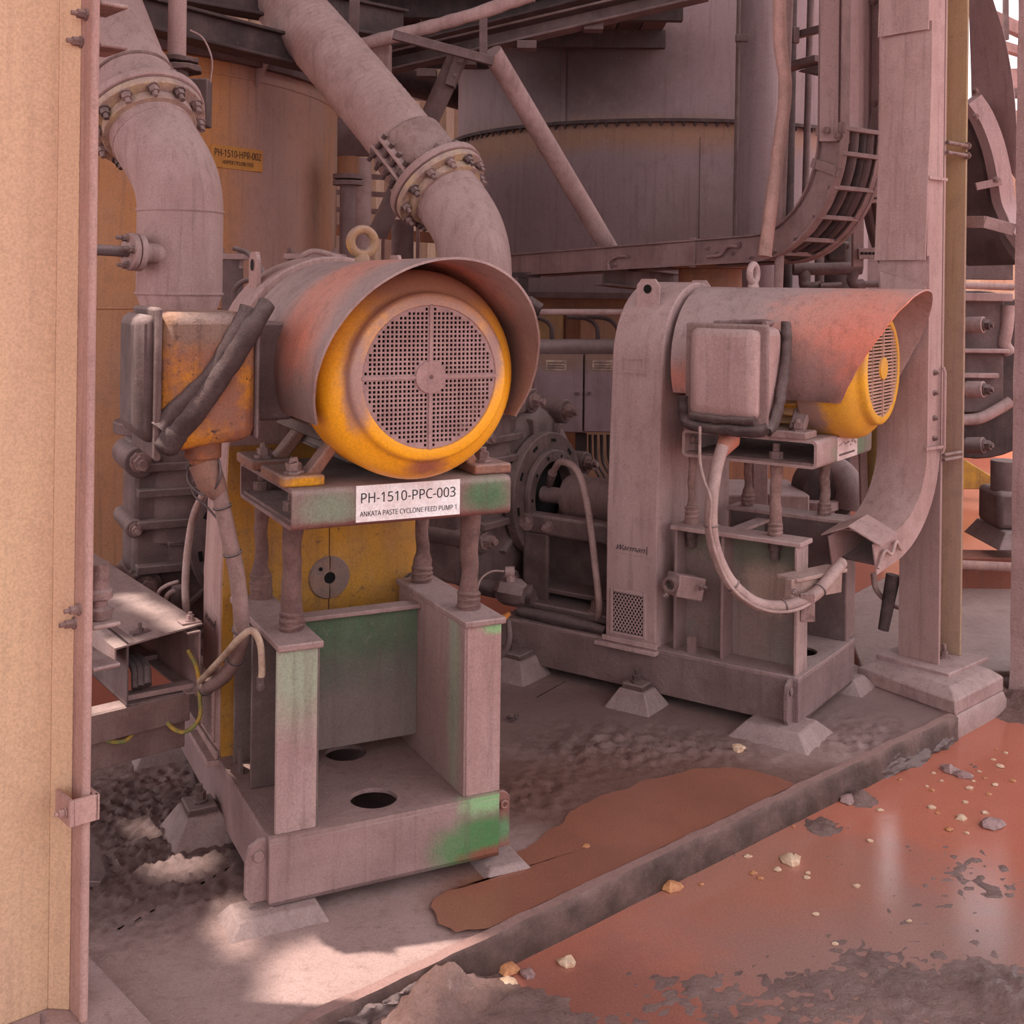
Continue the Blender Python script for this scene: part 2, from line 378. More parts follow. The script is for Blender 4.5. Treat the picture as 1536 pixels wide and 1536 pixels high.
# kerb: lip with lighter top, dark wet face
mb = MB()
N_ = 150
for i in range(N_ + 1):
    s = -2.4 + 5.21 * i / N_; j = .003 * fbm(s, 0, 9); k = .004 * fbm(s, 3, 7)
    mb.v += [K(s, -.012 + k, -.16), K(s, -.012 + k, -.012 + j), K(s, -.006 + k, .012 + j), K(s, .022 + j, .014 + j), K(s, .030 + k, .002), K(s, .030, -.16)]
mb.f = [(i * 6 + a, i * 6 + b, (i + 1) * 6 + b, (i + 1) * 6 + a) for i in range(N_) for a, b in ((0, 1), (1, 2), (2, 3), (3, 4), (4, 5))] + [(5, 4, 3, 2, 1, 0), tuple(N_ * 6 + q for q in range(6))]
kerb = mb.build('trim_1', paint('wet_kerb', '#3a2822', '#2e2019', 5, dust=.8, dustcol='#a98078', rough=.4, bump=.4, bscale=50, speck=.3, speckcol='#2f211d'), smooth=40)
tag(kerb, kind='structure')
mb = MB()
for s0, s1, th in ((-1.1, .36, .035), (2.2, 2.84, .018)):          # rough skirt of mud on the kerb's face
    ns, nv = int((s1 - s0) / .012), 14; o = len(mb.v)
    for i in range(ns + 1):
        s = s0 + (s1 - s0) * i / ns; e = min(1, (s - s0) / .15, (s1 - s) / (.03 if s1 < 1 else .12)); e = max(e, 0) ** .5
        for j in range(nv + 1):
            f = j / nv; w_ = (.25 + .75 * f * f) * th * 2.2
            d = e * (w_ * (.75 + .8 * fbm(s, f * .3, 7, 3, 2.0)) + .010 * fbm(s, f * .4, 38, 3, 5.0))
            mb.v.append(K(s, .004 - d * (0 if j == 0 else 1), -.006 - .084 * f + e * .012 * fbm(s, f, 20, 3, 7.0) * (1 - f)))
    mb.f += [(o + i * (nv + 1) + j, o + i * (nv + 1) + j + 1, o + (i + 1) * (nv + 1) + j + 1, o + (i + 1) * (nv + 1) + j) for i in range(ns) for j in range(nv)]
tag(mb.build('mud_splash', paint('kerb_mud', '#6b5350', '#5a4441', 14, dust=.3, bump=.9, bscale=45, rough=.7), smooth=70), 'dark mud clods caked along the face of the kerb', 'mud', kind='stuff')

# plinth under the steel column on the right, and a second pad behind
def frustum(mb, base, top, z0, z1, z2=None):
    b = [V((p[0], p[1], z0)) for p in base]; c = [V((p[0], p[1], z1)) for p in base]; d = [V((p[0], p[1], z2)) for p in top]
    return mb.rings([b, c, d])
pc = [ground(1287, 1001, .055), ground(1433, 1052, .055), ground(1505, 1016, .055)]; pc.append(pc[0] + pc[2] - pc[1])
cen = (pc[0] + pc[2]) / 2
mb = MB(); frustum(mb, [cen + (p - cen) * 1.05 for p in pc], [cen + (p - cen) * 1.0 for p in pc], -.12, -.03, .0)
frustum(mb, pc, [cen + (p - cen) * .80 for p in pc], 0, .055, .085)
mb.rough(.006, 9, 2)
tag(mb.build('column_plinth', paint('plinth_concrete', '#b18d87', '#9c7872', 5, dust=.5, bump=.4, bscale=40), bevel=.006), kind='structure')
mb = MB(); q = [ground(1290, 1000, -.03), ground(1530, 1010, -.03), ground(1600, 905, -.03), ground(1500, 880, -.03), ground(1330, 865, -.03), ground(1255, 905, -.03)]
mb.prism([V((p.x, p.y, -.12)) for p in q], (0, 0, .095)); 
tag(mb.build('concrete_apron', paint('apron_concrete', '#a08078', '#8b6a63', 3, dust=.3, rough=.5, bump=.35, bscale=30), bevel=.01), kind='structure')

# unseen sheet added to block sun, gaps shaped to light pad and tray
def inside(poly, x, y):
    c = False
    for i in range(len(poly)):
        (x1, y1), (x2, y2) = poly[i], poly[i - 1]
        if (y1 > y) != (y2 > y) and x < (x2 - x1) * (y - y1) / (y2 - y1) + x1: c = not c
    return c
GAPS = [(0.0, [(322, 1395), (345, 1340), (362, 1368), (385, 1440), (352, 1440)]), (0.0, [(395, 1450), (430, 1420), (560, 1395), (760, 1420), (640, 1500), (520, 1560), (440, 1560), (400, 1500)]),
        (0.0, [(212, 1300), (200, 1275), (235, 1265), (330, 1285), (300, 1312), (240, 1320)]), (0.0, [(175, 1232), (230, 1240), (255, 1262), (215, 1258)]), (.62, [(166, 884), (198, 882), (306, 938), (283, 946)])]
GP = [(z, [tuple(ground(px, py, z).xy) for px, py in poly]) for z, poly in GAPS]
mb = MB(); ZR, st = 6.0, .06
X0, X1, Y0, Y1 = -9.0, 2.6, -3.0, 15.0
def blocked(x, y):
    for z, poly in GP:
        k = (ZR - z) / sun_dir.z
        if inside(poly, x - sun_dir.x * k, y - sun_dir.y * k): return False
    return True
kx, ky = sun_dir.x / sun_dir.z, sun_dir.y / sun_dir.z
fx = [p[0] + kx * (ZR - z) for z, q in GP for p in q]; fy = [p[1] + ky * (ZR - z) for z, q in GP for p in q]
fine = (min(fx) - .05, max(fx) + .05, min(fy) - .05, max(fy) + .05)
def cells(x0, x1, y0, y1, st_):
    ny = round((y1 - y0) / st_)
    for j in range(ny):
        ya, yb = y0 + (y1 - y0) * j / ny, y0 + (y1 - y0) * (j + 1) / ny; run = None; nxx = round((x1 - x0) / st_)
        for i in range(nxx + 1):
            xa = x0 + (x1 - x0) * i / nxx
            ok = i < nxx and blocked(xa + st_ / 2, (ya + yb) / 2)
            if ok and run is None: run = xa
            if not ok and run is not None:
                mb.add([(run, ya, ZR), (xa, ya, ZR), (xa, yb, ZR), (run, yb, ZR)], [(0, 3, 2, 1)]); run = None
cells(X0, X1, Y0, fine[2], 1.0); cells(X0, X1, fine[3], Y1, 1.0); cells(X0, fine[0], fine[2], fine[3], 1.0); cells(fine[1], X1, fine[2], fine[3], 1.0); cells(*fine, .03)
tag(mb.build('sun_blocker', m_dark, smooth=0), kind='structure')

# back wall of the plant building and far structure on the right
m_wall = paint('faded_cladding', '#bfa58f', '#ad9182', 2, dust=0, streak=.2, bump=.1)
mb = MB(); mb.box(-9, -.25, 15.0, 15.15, -.1, 7); 
for i in range(40): mb.box(-9 + i * .22, -8.9 + i * .22, 14.95, 15.0, -.1, 7)
tag(mb.build('wall_back', m_wall), kind='structure')
# ------------------------------------------------------------------ two pump units of one kind: skid, platform, motor, belt guard, slurry pump
def frame(o, ang): return Matrix.Translation((o[0], o[1], 0)) @ Matrix.Rotation(R(90 - ang), 4, 'Z')
def loop4(u, y0, y1, z0, z1, r, n=5):
    out = []
    for cy, cz, a0 in ((y1 - r, z1 - r, 0), (y0 + r, z1 - r, 90), (y0 + r, z0 + r, 180), (y1 - r, z0 + r, 270)):
        for i in range(n + 1):
            a = R(a0 + 90 * i / n); out.append((u, cy + r * math.cos(a), cz + r * math.sin(a)))
    return out
UC = .345                                                       # motor axis across the unit
def arcpts(v, zc, r, a0, a1, n): return [(UC + r * math.cos(R(a0 + (a1 - a0) * i / n)), v, zc + r * math.sin(R(a0 + (a1 - a0) * i / n))) for i in range(n + 1)]

GL = {True: (-.15, .12), False: (-.13, .22)}
def make_skid(fr, M, W, zb, txt):
    t = thing('pump_skid', txt, 'steel frame', fr, (W / 2, .66, .04))
    mb = MB(); z0, z1, k = .04, .21, .012
    mb.box(0, W, 0, k, z0, z1 - k); mb.box(0, k, k, 1.32, z0, z1 - k); mb.box(W - k, W, k, 1.32, z0, z1 - k); mb.box(0, W, 1.308, 1.32, z0, z1 - k)
    mb.box(0, k, 0, .03, z0 - .004, z0); mb.box(0, W, 0, .04, z0, z0 + k)
    mb.build('base_channel', M['base'], t, .004)
    mb = MB(); mb.holed(0, W, 0, .28, (.317, .118), .064, z1, k); mb.holed(0, W, .28, .62, (.348, .445), .060, z1, k); mb.box(0, W, .62, 1.32, z1 - k, z1)
    mb.build('deck_plate', M['deck'], t, .002)
    # lifting lugs at the front corners
    mb = MB(); mb.prism([(-.055, .02, .07), (-.055, .02, .16), (-.045, .02, .19), (-.02, .02, .205), (0, .02, .205), (0, .02, .05), (-.04, .02, .05)], (0, .014, 0)); mb.ringdisc((-.022, .018, .165), (0, -1, 0), .0, .014, .004, 16)
    mb.build('lifting_lug', M['base'], t, .002)
    mb = MB(); mb.prism([(W, .02, .05), (W, .02, .205), (W + .025, .02, .205), (W + .042, .02, .19), (W + .042, .02, .05)], (0, .014, 0)); mb.ringdisc((W + .022, .016, .17), (0, -1, 0), .006, .013, .006, 16)
    mb.build('lifting_lug', M['lug'], t, .002)
    # two pedestals: inner web, three outward flanges, top plate
    for sgn, uw, uo, nm in ((-1, .125, .03, 'left'), (1, .545, .645, 'right')):
        a, b = sorted((uw, uo))
        mb = MB(); mb.box(uw - .006, uw + .006, .02, .515, .21, .672)
        mb.build('pedestal_web', M['web' if sgn > 0 else 'webl'], t, .002)
        for i, v in enumerate((.018, .31, .505)):
            mb = MB(); mb.box(a, b, v, v + .012, .21, .672)
            if i == 0: mb.box(min(uw, uo) - (.012 if sgn < 0 else 0), max(uw, uo) + (0 if sgn < 0 else .003), v - .002, v + .010, .21, .672)
            mb.build('pedestal_flange', M['leg'] if i == 0 and sgn < 0 else M['legr'] if sgn > 0 and i == 0 else M['flange'], t, .003)
        mb = MB(); mb.box(min(uw, uo) - .012, max(uw, uo) + .012, .004, .53, .672, .690); mb.build('pedestal_top', M['ptop'], t, .004)
        mb = MB(); mb.prism([(uo - sgn * .006, .42, .21), (uo - sgn * .006, .455, .21), (uo - sgn * .006, .455, .265), (uo - sgn * .006, .447, .275), (uo - sgn * .006, .42, .275)], (sgn * .008, 0, 0)); mb.build('earthing_tab', M['flange'], t)
    mb = MB(); mb.box(.131, .539, .36, .370, .265, .645); mb.build('cross_panel', M['panel'], t, .002)
    mb = MB(); mb.box(.131, .539, .335, .395, .645, .657); mb.build('cross_rail', M['ptop'], t, .002)
    return t

def make_platform(fr, M, zb, zc, txt, sign):
    t = thing('motor_platform', txt, 'platform', fr, (.34, .22, .69))
    h = .103
    mb = MB(); mb.rings([loop4(.035, -.045, .49, zb, zb + h, .018), loop4(.64, -.045, .49, zb, zb + h, .018), loop4(.64, -.034, .479, zb + .011, zb + h - .011, .01), loop4(.035, -.034, .479, zb + .011, zb + h - .011, .01)], closed=True)
    mb.build('box_beam', M['beam'], t, 0)
    mb = MB(); mb.box(.045, .63, -.03, .475, zb + .011, zb + .02); mb.rough(.004, 40, 1); mb.build('settled_mud', m_mudpale, t)
    for i, (u, v) in enumerate(((.087, .13), (.095, .475), (.6, .13), (.592, .46))):
        L_ = zb - .69; pts, rr = [], []
        for k in range(17):
            x = k / 16; pts.append((u + .002 * math.sin(k * .9 + i), v + .002 * math.cos(k * .7), .688 + L_ * x))
            e = M['jack'][0] * (1.0 + .25 * math.exp(-((x - .06) / .1) ** 2) + .12 * math.exp(-((x - .3) / .14) ** 2) * (i % 2) + .06 * math.sin(x * 7 + i) + .12 * max(0, x - .8) * 5 * (1 - i % 2))
            if i % 2 and x > .3: e *= .75
            rr.append(e)
        mb = MB(); mb.tube(pts, rr, 16); mb.rough(.0035, 60, i); s = mb.build('jacking_screw', M['jack'][1], t, 0, 60)
        mb = MB()
        for r_ in range(3): mb.torus((u, v, .70 + r_ * .016 + (.02 if i == 1 else 0)), (.1 * (r_ - 1), .08, 1), M['jack'][0] * 1.02, .007, 20, 8)
        mb.rough(.002, 70, i + 5); mb.build('wrap_fold', M['jack'][1], s, 0, 60)
        mb = MB(); mb.tube([(u, v, zb + .013), (u, v, zb + .045)], .026, 6); mb.cyl((u, v, zb + .045), (u, v, zb + .075), .013); mb.build('hex_nut', m_bolt, s, .002)
        mb = MB(); mb.tube([(u, v, .672), (u, v, .640)], .026, 6); mb.cyl((u, v, .64), (u, v, .60), .018); mb.rough(.004, 50, i); mb.build('lower_nut', m_bolt2, s)
    if sign: sign(t, zb)
    return t

def make_motor(fr, M, zb, zc, txt, perforated, ub, va, vb_):
    t = thing('electric_motor', txt, 'motor', fr, (UC, .25, zb + .104))
    zt = zb + .104
    # finned body
    mb = MB(); mb.lathe((UC, .04, zc), (0, 1, 0), [(0, .24), (.48, .24)], 40, caps=True); b = mb.build('motor_body', M['body'], t)
    mb = MB()
    for a in range(-172, -5, 11):
        d = V((math.cos(R(a)), 0, math.sin(R(a)))); c0 = V((UC, .07, zc)) + d * .252
        mb.bar(c0, c0 + V((0, .42, 0)), .006, .04, d)
    mb.build('cooling_fin', M['body'], b, each=True)
    # feet
    for u in (.075, .605):
        k = .05 if u < UC else -.05
        for v0, v1 in ((0, .11), (.30, .43)):
            mb = MB(); mb.box(u - .055, u + .055, v0 - .01, v1 + (.10 if v0 == 0 else .05), zt, zt + .028)
            mb.prism([(u + k * .3, v0 + .03, zt + .02), (u + k * 1.1, v0 + .03, zt + .02), (u + k * 2.6, v0 + .03, zt + .12), (u + k * 1.6, v0 + .03, zt + .10)], (0, .06, 0))
            f = mb.build('motor_foot', M['foot'], t, .006)
            mb = MB(); v = v0 + .04; mb.bolt((u - .012, v, zt + .028), (0, 0, 1), .02, .022, .012); mb.rough(.006, 50, v); mb.build('foot_bolt', m_bolt, f)
    # fan cover
    mb = MB(); mb.lathe((UC, .06, zc), (0, -1, 0), [(0, .262), (0, .268), (.12, .270), (.150, .268), (.175, .258), (.195, .240), (.206, .222), (.212, .214), (.222, .212), (.236, .210), (.242, .202), (.242, .180), (.232, .176)], 72)
    fc = mb.build('fan_cover', M['cover'], t, 0, 50)
    mb = MB(); mb.lathe((UC, -.02, zc), (0, -1, 0), [(0, .0), (0, .20)], 40); mb.build('fan', m_void, fc)  # flat black disc painting the dark behind the grille
    if perforated:
        p, hl, r_, y0, y1 = .0113, .0034, .176, -.178, -.172; mb = MB(); n = 16
        for i in range(-n, n + 1):
            for j in range(-n, n + 1):
                x, z = i * p, j * p; rad = math.hypot(x, z)
                if rad > r_ + p * .6: continue
                X, Z = UC + x, zc + z; h_ = p / 2
                solid = rad < .041 or i == 0 or j == 0 or rad > r_ - .006
                if solid: mb.add([(X - h_, y0, Z - h_), (X + h_, y0, Z - h_), (X + h_, y0, Z + h_), (X - h_, y0, Z + h_)], [(0, 1, 2, 3)])
                else:
                    o_ = [(X - h_, y0, Z - h_), (X + h_, y0, Z - h_), (X + h_, y0, Z + h_), (X - h_, y0, Z + h_)]
                    a_ = [(X - hl, y0, Z - hl), (X + hl, y0, Z - hl), (X + hl, y0, Z + hl), (X - hl, y0, Z + hl)]
                    b_ = [(q[0], y1, q[2]) for q in a_]
                    mb.add(o_ + a_ + b_, [(k, (k + 1) % 4, 4 + (k + 1) % 4, 4 + k) for k in range(4)] + [(4 + k, 4 + (k + 1) % 4, 8 + (k + 1) % 4, 8 + k) for k in range(4)])
        mb.build('perforated_grille', m_mesh, fc, 0, 20, stuff=True)
        mb = MB(); mb.box(UC - .004, UC + .004, -.182, -.176, zc - .182, zc + .182); mb.box(UC - .182, UC + .182, -.182, -.176, zc - .004, zc + .004); mb.build('grille_rib', m_mesh, fc)
        mb = MB(); mb.lathe((UC, -.176, zc), (0, -1, 0), [(0, .041), (.008, .040), (.009, .006), (.004, .0055)], 40); mb.build('grille_hub', m_mesh, fc)
    else:
        mb = MB()
        for j in range(-14, 15):
            z = j * .0125; hw = math.sqrt(max(.184 ** 2 - z * z, .0004)); mb.box(UC - hw, UC + hw, -.18, -.172, zc + z - .0035, zc + z + .0035)
        mb.box(UC - .005, UC + .005, -.183, -.176, zc - .183, zc + .183); mb.box(UC - .12, UC - .114, -.182, -.174, zc - .14, zc + .14); mb.box(UC + .114, UC + .12, -.182, -.174, zc - .14, zc + .14)
        mb.build('slotted_grille', M['grille'], fc, stuff=True)
        mb = MB(); mb.lathe((UC, -.178, zc), (0, -1, 0), [(0, .044), (.008, .042), (.010, .0)], 32); mb.build('grille_hub', M['cover'], fc)
    # hood
    r, th = .297, .006; a0, a1, n = -23, 203, 60; zl = zc + r * math.sin(R(a0)); zt_ = zc + r; rings = []
    for i in range(n + 1):
        a = R(a0 + (a1 - a0) * i / n); ca, sa = math.cos(a), math.sin(a); f = (r * sa - (zl - zc)) / (zt_ - zl)
        vf = -.115 - .225 * f + .004 * noise.noise((i * .4, 0, 0)); vb = .55
        q = [(UC + rr * ca, vv, zc + rr * sa) for rr, vv in ((r, vb), (r, vb * .6 + vf * .4), (r, vb * .2 + vf * .8), (r, vf), (r - th, vf), (r - th, vb))]
        rings.append(q)
    mb = MB(); mb.rings(rings); mb.build('rain_hood', M['hood'], t, 0, 50)
    # terminal box on the -u side
    zb_ = zc - .195; zt2 = zc + .155
    mb = MB(); mb.hexa([(ub, va, zb_), (-.03, va + .005, zb_ + .03), (-.03, vb_ - .01, zb_ + .03), (ub, vb_, zb_), (ub, va, zt2), (-.03, va + .005, zt2), (-.03, vb_ - .01, zt2), (ub, vb_, zt2)])
    tb = mb.build('terminal_box', M['tbox'], t, .03)
    mb = MB(); mb.box(ub - .015, ub + .002, va - .014, vb_ + .014, zb_ - .012, zt2 + .012); mb.build('box_rim', M['rim'], tb, .012)
    mb = MB(); mb.hexa([(ub - .055, va + .03, zb_ + .05), (ub - .01, va + .005, zb_ + .02), (ub - .01, vb_ - .005, zb_ + .02), (ub - .055, vb_ - .03, zb_ + .05), (ub - .055, va + .03, zt2 - .012), (ub - .01, va + .005, zt2), (ub - .01, vb_ - .005, zt2), (ub - .055, vb_ - .03, zt2 - .012)]); mb.build('box_lid', M['lid'], tb, .022)
    mb = MB(); mb.box(-.035, .10, .19, .34, zb_ + .06, zt2 - .03); mb.box(-.035, -.02, .06, .355, zb_ + .03, zt2 - .01); mb.build('box_neck', m_dark, tb, .008)
    mb = MB(); gu, gv = GL[perforated]; mb.cyl((gu, gv, zb_ + .02), (gu, gv, zb_ - .02), .045); mb.cyl((gu, gv, zb_ - .02), (gu, gv, zb_ - .035), .036, n=8); mb.build('gland_plate', M['gland'], tb, .003)
    # eye bolt
    mb = MB(); e = V((UC, .34, zc + r)); mb.torus(e + V((0, 0, .055)), (0, 1, 0), .036, .0135, 30, 12); mb.cyl(e - V((0, 0, .01)), e + V((0, 0, .02)), .026, .018); mb.build('eye_bolt', M['eye'], t)
    return t, tb, zb_

def make_guard(fr, M, zc, txt, front_split, v0=.575, v1=.80):
    t = thing('belt_guard', txt, 'machine guard', fr, (.33, .69, .2))
    r = .315
    def prof(v, k=0.0): return [(k, v, .2 + k), (.66 - k, v, .2 + k), (.66 - k, v, .72)] + arcpts(v, zc, r - k, 0, 180, 28) + [(.0 + k, v, .72)]
    mb = MB(); mb.prism(prof(v0), (0, v1 - v0, 0)); g = mb.build('guard_casing', M['side'], t, .006, 30)
    if front_split:
        P_ = prof(v0 - .008, .006); L_ = [p for p in P_ if p[0] <= .3275] ; 
        vq = v0 - .008
        left = [(.006, vq, .206), (.3275, vq, .206), (.3275, vq, 1.12), (.02, vq, 1.12), (.006, vq, .72)]
        right = [(.3315, vq, .206), (.654, vq, .206), (.654, vq, .72), (.64, vq, 1.12), (.3315, vq, 1.12)]
        for q in (left, right):
            mb = MB(); mb.prism(q, (0, .007, 0)); mb.build('guard_front_panel', M['front'], t, 0)
        for a0, a1 in ((92, 268), (-88, 88)):
            mb = MB(); pts = [(h, a) for h in (0,) for a in (0,)]
            ring = []
            for i in range(19):
                a = R(a0 + (a1 - a0) * i / 18); ca, sa = math.cos(a), math.sin(a); o = .33
                ring.append([(o + rr * ca, vv, .705 + rr * sa) for rr, vv in ((.018, v0 - .008), (.018, v0 - .016), (.062, v0 - .016), (.066, v0 - .008))])
            mb.rings(ring); mb.build('shaft_collar', M['collar'], t)
        mb = MB(); mb.ringdisc((.30, v0 - .018, .735), (0, -1, 0), 0, .006, .002, 12); mb.ringdisc((.33, v0 - .009, .705), (0, -1, 0), 0, .018, .002, 16); mb.build('collar_hole', m_void, t)
        for z, u in ((.67, .60), (.50, .03), (.93, .58)):
            mb = MB(); mb.bolt((u, v0 - .008, z), (0, -1, 0), .018, .016, .008); mb.rough(.004, 40, z); mb.build('panel_knob', m_bolt2, t)
    for u in (.115, .575):
        zb = zc + math.sqrt(r * r - (u - UC) ** 2); s = -1 if u < UC else 1
        q = [(u, .64, zb - .02), (u, .74, zb - .02), (u, .74, zb + .085), (u, .72, zb + .11), (u, .66, zb + .11), (u, .64, zb + .085)]
        mb = MB(); mb.prism(q, (.012, 0, 0)); mb.ringdisc((u - .001, .69, zb + .07), (-1, 0, 0), 0, .02, .001, 18); mb.box(u - .03, u + .004, .635, .745, zb - .05, zb - .04) if s < 0 else None
        lug = mb.build('lifting_lug', M['side'], t, .003)
        mb = MB(); mb.ringdisc((u - .0025, .69, zb + .07), (-1, 0, 0), 0, .018, .001, 18); mb.build('lug_hole', m_void, lug)
    # expanded metal window low on the narrow face
    mb = MB(); mb.box(-.004, -.001, .625, .765, .245, .405); mb.build('vent_opening', m_void, t)  # black sheet on the closed casing, painted dark in place of an opening
    mb = MB(); y0, y1, z0, z1 = .628, .762, .248, .402
    nx_, nz_ = 9, 14; dx, dz = (y1 - y0) / nx_, (z1 - z0) / nz_
    for i in range(nx_):
        for j in range(nz_):
            o = dx / 2 if j % 2 else 0; yc, zc_ = y0 + dx * (i + .25) + o, z0 + dz * (j + .5)
            pr, qr = (dx * .52, dz * 1.0), (dx * .52 * .62, dz * .62)
            A_ = [(-.007, yc - pr[0], zc_), (-.007, yc, zc_ - pr[1]), (-.007, yc + pr[0], zc_), (-.007, yc, zc_ + pr[1])]
            B_ = [(-.007, yc - qr[0], zc_), (-.007, yc, zc_ - qr[1]), (-.007, yc + qr[0], zc_), (-.007, yc, zc_ + qr[1])]
            mb.add(A_ + B_, [(k, (k + 1) % 4, 4 + (k + 1) % 4, 4 + k) for k in range(4)])
    mb.build('vent_mesh', M['side'], t, stuff=True)['kind'] = 'stuff'
    mb = MB(); mb.box(-.010, .0, .615, .628, .235, .415); mb.box(-.010, .0, .762, .775, .235, .415); mb.box(-.010, .0, .628, .762, .235, .247); mb.box(-.010, .0, .628, .762, .403, .42); mb.rough(.003, 50, 2); mb.build('vent_frame', M['side'], t, .003)
    mb = MB(); mb.box(-.035, .02, .56, .83, .188, .205); mb.box(-.012, .0, .565, .81, .205, .225); mb.rough(.006, 25, 3); mb.build('bottom_flange', M['side'], t, .003)
    mb = MB(); mb.box(-.004, .0, .64, .735, 1.27, 1.275); mb.box(-.004, 0, .64, .735, 1.325, 1.33); mb.box(-.004, 0, .64, .644, 1.275, 1.325); mb.box(-.004, 0, .731, .735, 1.275, 1.325); mb.build('tag_outline', M['side'], t)
    mb = MB(); mb.box(-.0015, 0, .607, .768, .555, .61); pl = mb.build('name_plate', M['side'], t, .001)
    Mx = Matrix(((0, 0, -1, -.003), (-1, 0, 0, .688), (0, 1, 0, .582), (0, 0, 0, 1)))
    lettering('Warman', .034, m_ink if front_split is False else m_bolt2, t, Mx, shear=.45, width=.128)
    mb = MB(); mb.box(-.004, -.002, .616, .618, .567, .598); mb.build('lettering_stroke', m_ink if front_split is False else m_bolt2, t)
    return t

def make_pump(fr, M, txt):
    t = thing('slurry_pump', txt, 'pump', fr, (.33, 1.2, .21))
    c = V((.33, 0, .68)); ax = V((0, 1, 0))
    P = lambda v: V((c.x, v, c.z))
    mb = MB(); prof = [(0, .12), (0, .31), (.02, .36), (.05, .385), (.09, .36), (.12, .372), (.16, .372), (.19, .36), (.23, .385), (.26, .36), (.28, .30), (.30, .18)]
    mb.lathe(P(1.36), ax, prof, 48, caps=True); vol = mb.build('volute_casing', M['pump'], t, 0, 50)
    mb = MB(); mb.tube([(.05, 1.50, .68), (.05, 1.50, .9), (.05, 1.5, 1.12)], [.17, .165, .16], 32); mb.lathe((.05, 1.5, 1.06), (0, 0, 1), [(0, .165), (0, .225), (.04, .225), (.04, .16)], 36)
    mb.build('discharge_neck', M['pump'], vol, .004)
    mb = MB(); lugs = [(146, .525), (172, .455), (199, .435), (243, .41), (285, .41), (328, .41), (12, .41), (58, .41), (98, .42)]
    for i, (a, rl) in enumerate(lugs):
        d = V((math.cos(R(a)), 0, math.sin(R(a)))); q = c + d * rl; k = .6 if i == 1 else 1
        mb.cyl((q.x, 1.34, q.z), (q.x, 1.64, q.z), .056 * k, n=20); mb.bar(c + d * .30 + V((0, 1.5, 0)), c + d * rl + V((0, 1.5, 0)), .10 * k, .2, ax)
    mb.build('casing_lug', M['pump'], vol, .006, each=True)
    for i, (a, rl) in enumerate(lugs):
        d = V((math.cos(R(a)), 0, math.sin(R(a)))); q = c + d * rl; k = .6 if i == 1 else 1
        mb = MB(); mb.bolt((q.x, 1.34, q.z), (0, -1, 0), .028 * k, .032, .02); mb.bolt((q.x, 1.64, q.z), (0, 1, 0), .028 * k, .03, .02); mb.rough(.004, 50, i); mb.build('casing_bolt', m_bolt, vol)
    mb = MB(); mb.box(-.125, .20, 1.37, 1.42, .30, 1.04); mb.box(-.125, .2, 1.44, 1.62, .34, 1.04); mb.build('casing_side', M['pump'], vol, .02)
    mb = MB()
    for z, w_ in ((.955, .16), (.865, .13), (.755, .11), (.60, .1)): mb.box(-.115, w_, 1.315, 1.40, z - .014, z + .014)
    for a in range(20, 360, 40):
        d = V((math.cos(R(a)), 0, math.sin(R(a)))); mb.bar(P(1.36) + d * .2, P(1.36) + d * .34, .016, .05, ax)
    mb.build('casing_rib', M['pump'], vol, .003, each=True)
    # frame plate ring towards the bearing housing
    mb = MB(); mb.ringdisc(P(1.34), (0, -1, 0), .155, .275, .05, 48); mb.ringdisc(P(1.29), (0, -1, 0), .15, .20, .03, 40); fp = mb.build('frame_plate', M['pump'], t, .004)
    mb = MB()
    for i in range(10):
        d = V((math.cos(R(36 * i + 10)), 0, math.sin(R(36 * i + 10)))); t2 = V((-d.z, 0, d.x)); q = P(1.289) + d * .24
        mb.bar(q - t2 * .018, q + t2 * .018, .014, .003, (0, 1, 0))
        mb.ringdisc(P(1.2595) + V((math.cos(R(36 * i)), 0, math.sin(R(36 * i)))) * .176, (0, -1, 0), 0, .008, .001, 10)
    mb.build('slot_hole', m_void, fp, each=True)
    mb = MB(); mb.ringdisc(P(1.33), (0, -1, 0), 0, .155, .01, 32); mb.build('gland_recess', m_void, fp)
    mb = MB(); mb.cyl(P(1.33), P(.80), .035); mb.build('pump_shaft', m_dust, t)
    # bearing housing, cradle and base
    mb = MB(); mb.lathe(P(1.18), (0, -1, 0), [(0, .05), (0, .095), (.05, .11), (.08, .10), (.30, .10), (.33, .112), (.37, .10), (.37, .04)], 28, caps=True); mb.rough(.006, 14, 1); bh = mb.build('bearing_housing', M['housing'], t, 0, 50)
    mb = MB(); mb.prism([(.30, .92, .78), (.30, .97, .78), (.30, .975, .83), (.30, .945, .85), (.30, .915, .83)], (.02, 0, 0)); mb.ringdisc((.299, .945, .822), (-1, 0, 0), .0, .01, .001, 12); mb.build('lifting_eye', M['housing'], bh, .003)
    for u0, u1 in ((.13, .21), (.45, .53)):
        mb = MB(); mb.box(u0, u1, .82, 1.30, .545, .63); mb.build('cradle_rail', M['pump'], t, .012)
        mb = MB(); mb.box(u0 + .01, u0 + .035, 1.17, 1.30, .265, .55); mb.box(u0 + .01, u1 - .01, 1.275, 1.30, .265, .55); mb.box(u0 + .01, u1 - .01, .84, .87, .265, .55); mb.build('cradle_leg', M['pump'], t, .008)
    mb = MB(); mb.box(.15, .51, .86, 1.28, .30, .32); mb.box(.30, .315, .86, 1.29, .27, .55); mb.build('cradle_web', M['pump'], t, .004)
    mb = MB(); mb.box(.08, .58, .80, 1.31, .235, .27); mb.build('frame_foot', M['pump'], t, .008)
    mb = MB(); mb.bolt((.11, 1.24, .27), (0, 0, 1), .028, .03, .02); mb.bolt((.11, .90, .27), (0, 0, 1), .03, .035, .02); mb.bolt((.55, 1.24, .27), (0, 0, 1), .028, .03, .02); mb.build('hold_down_bolt', m_bolt, t)
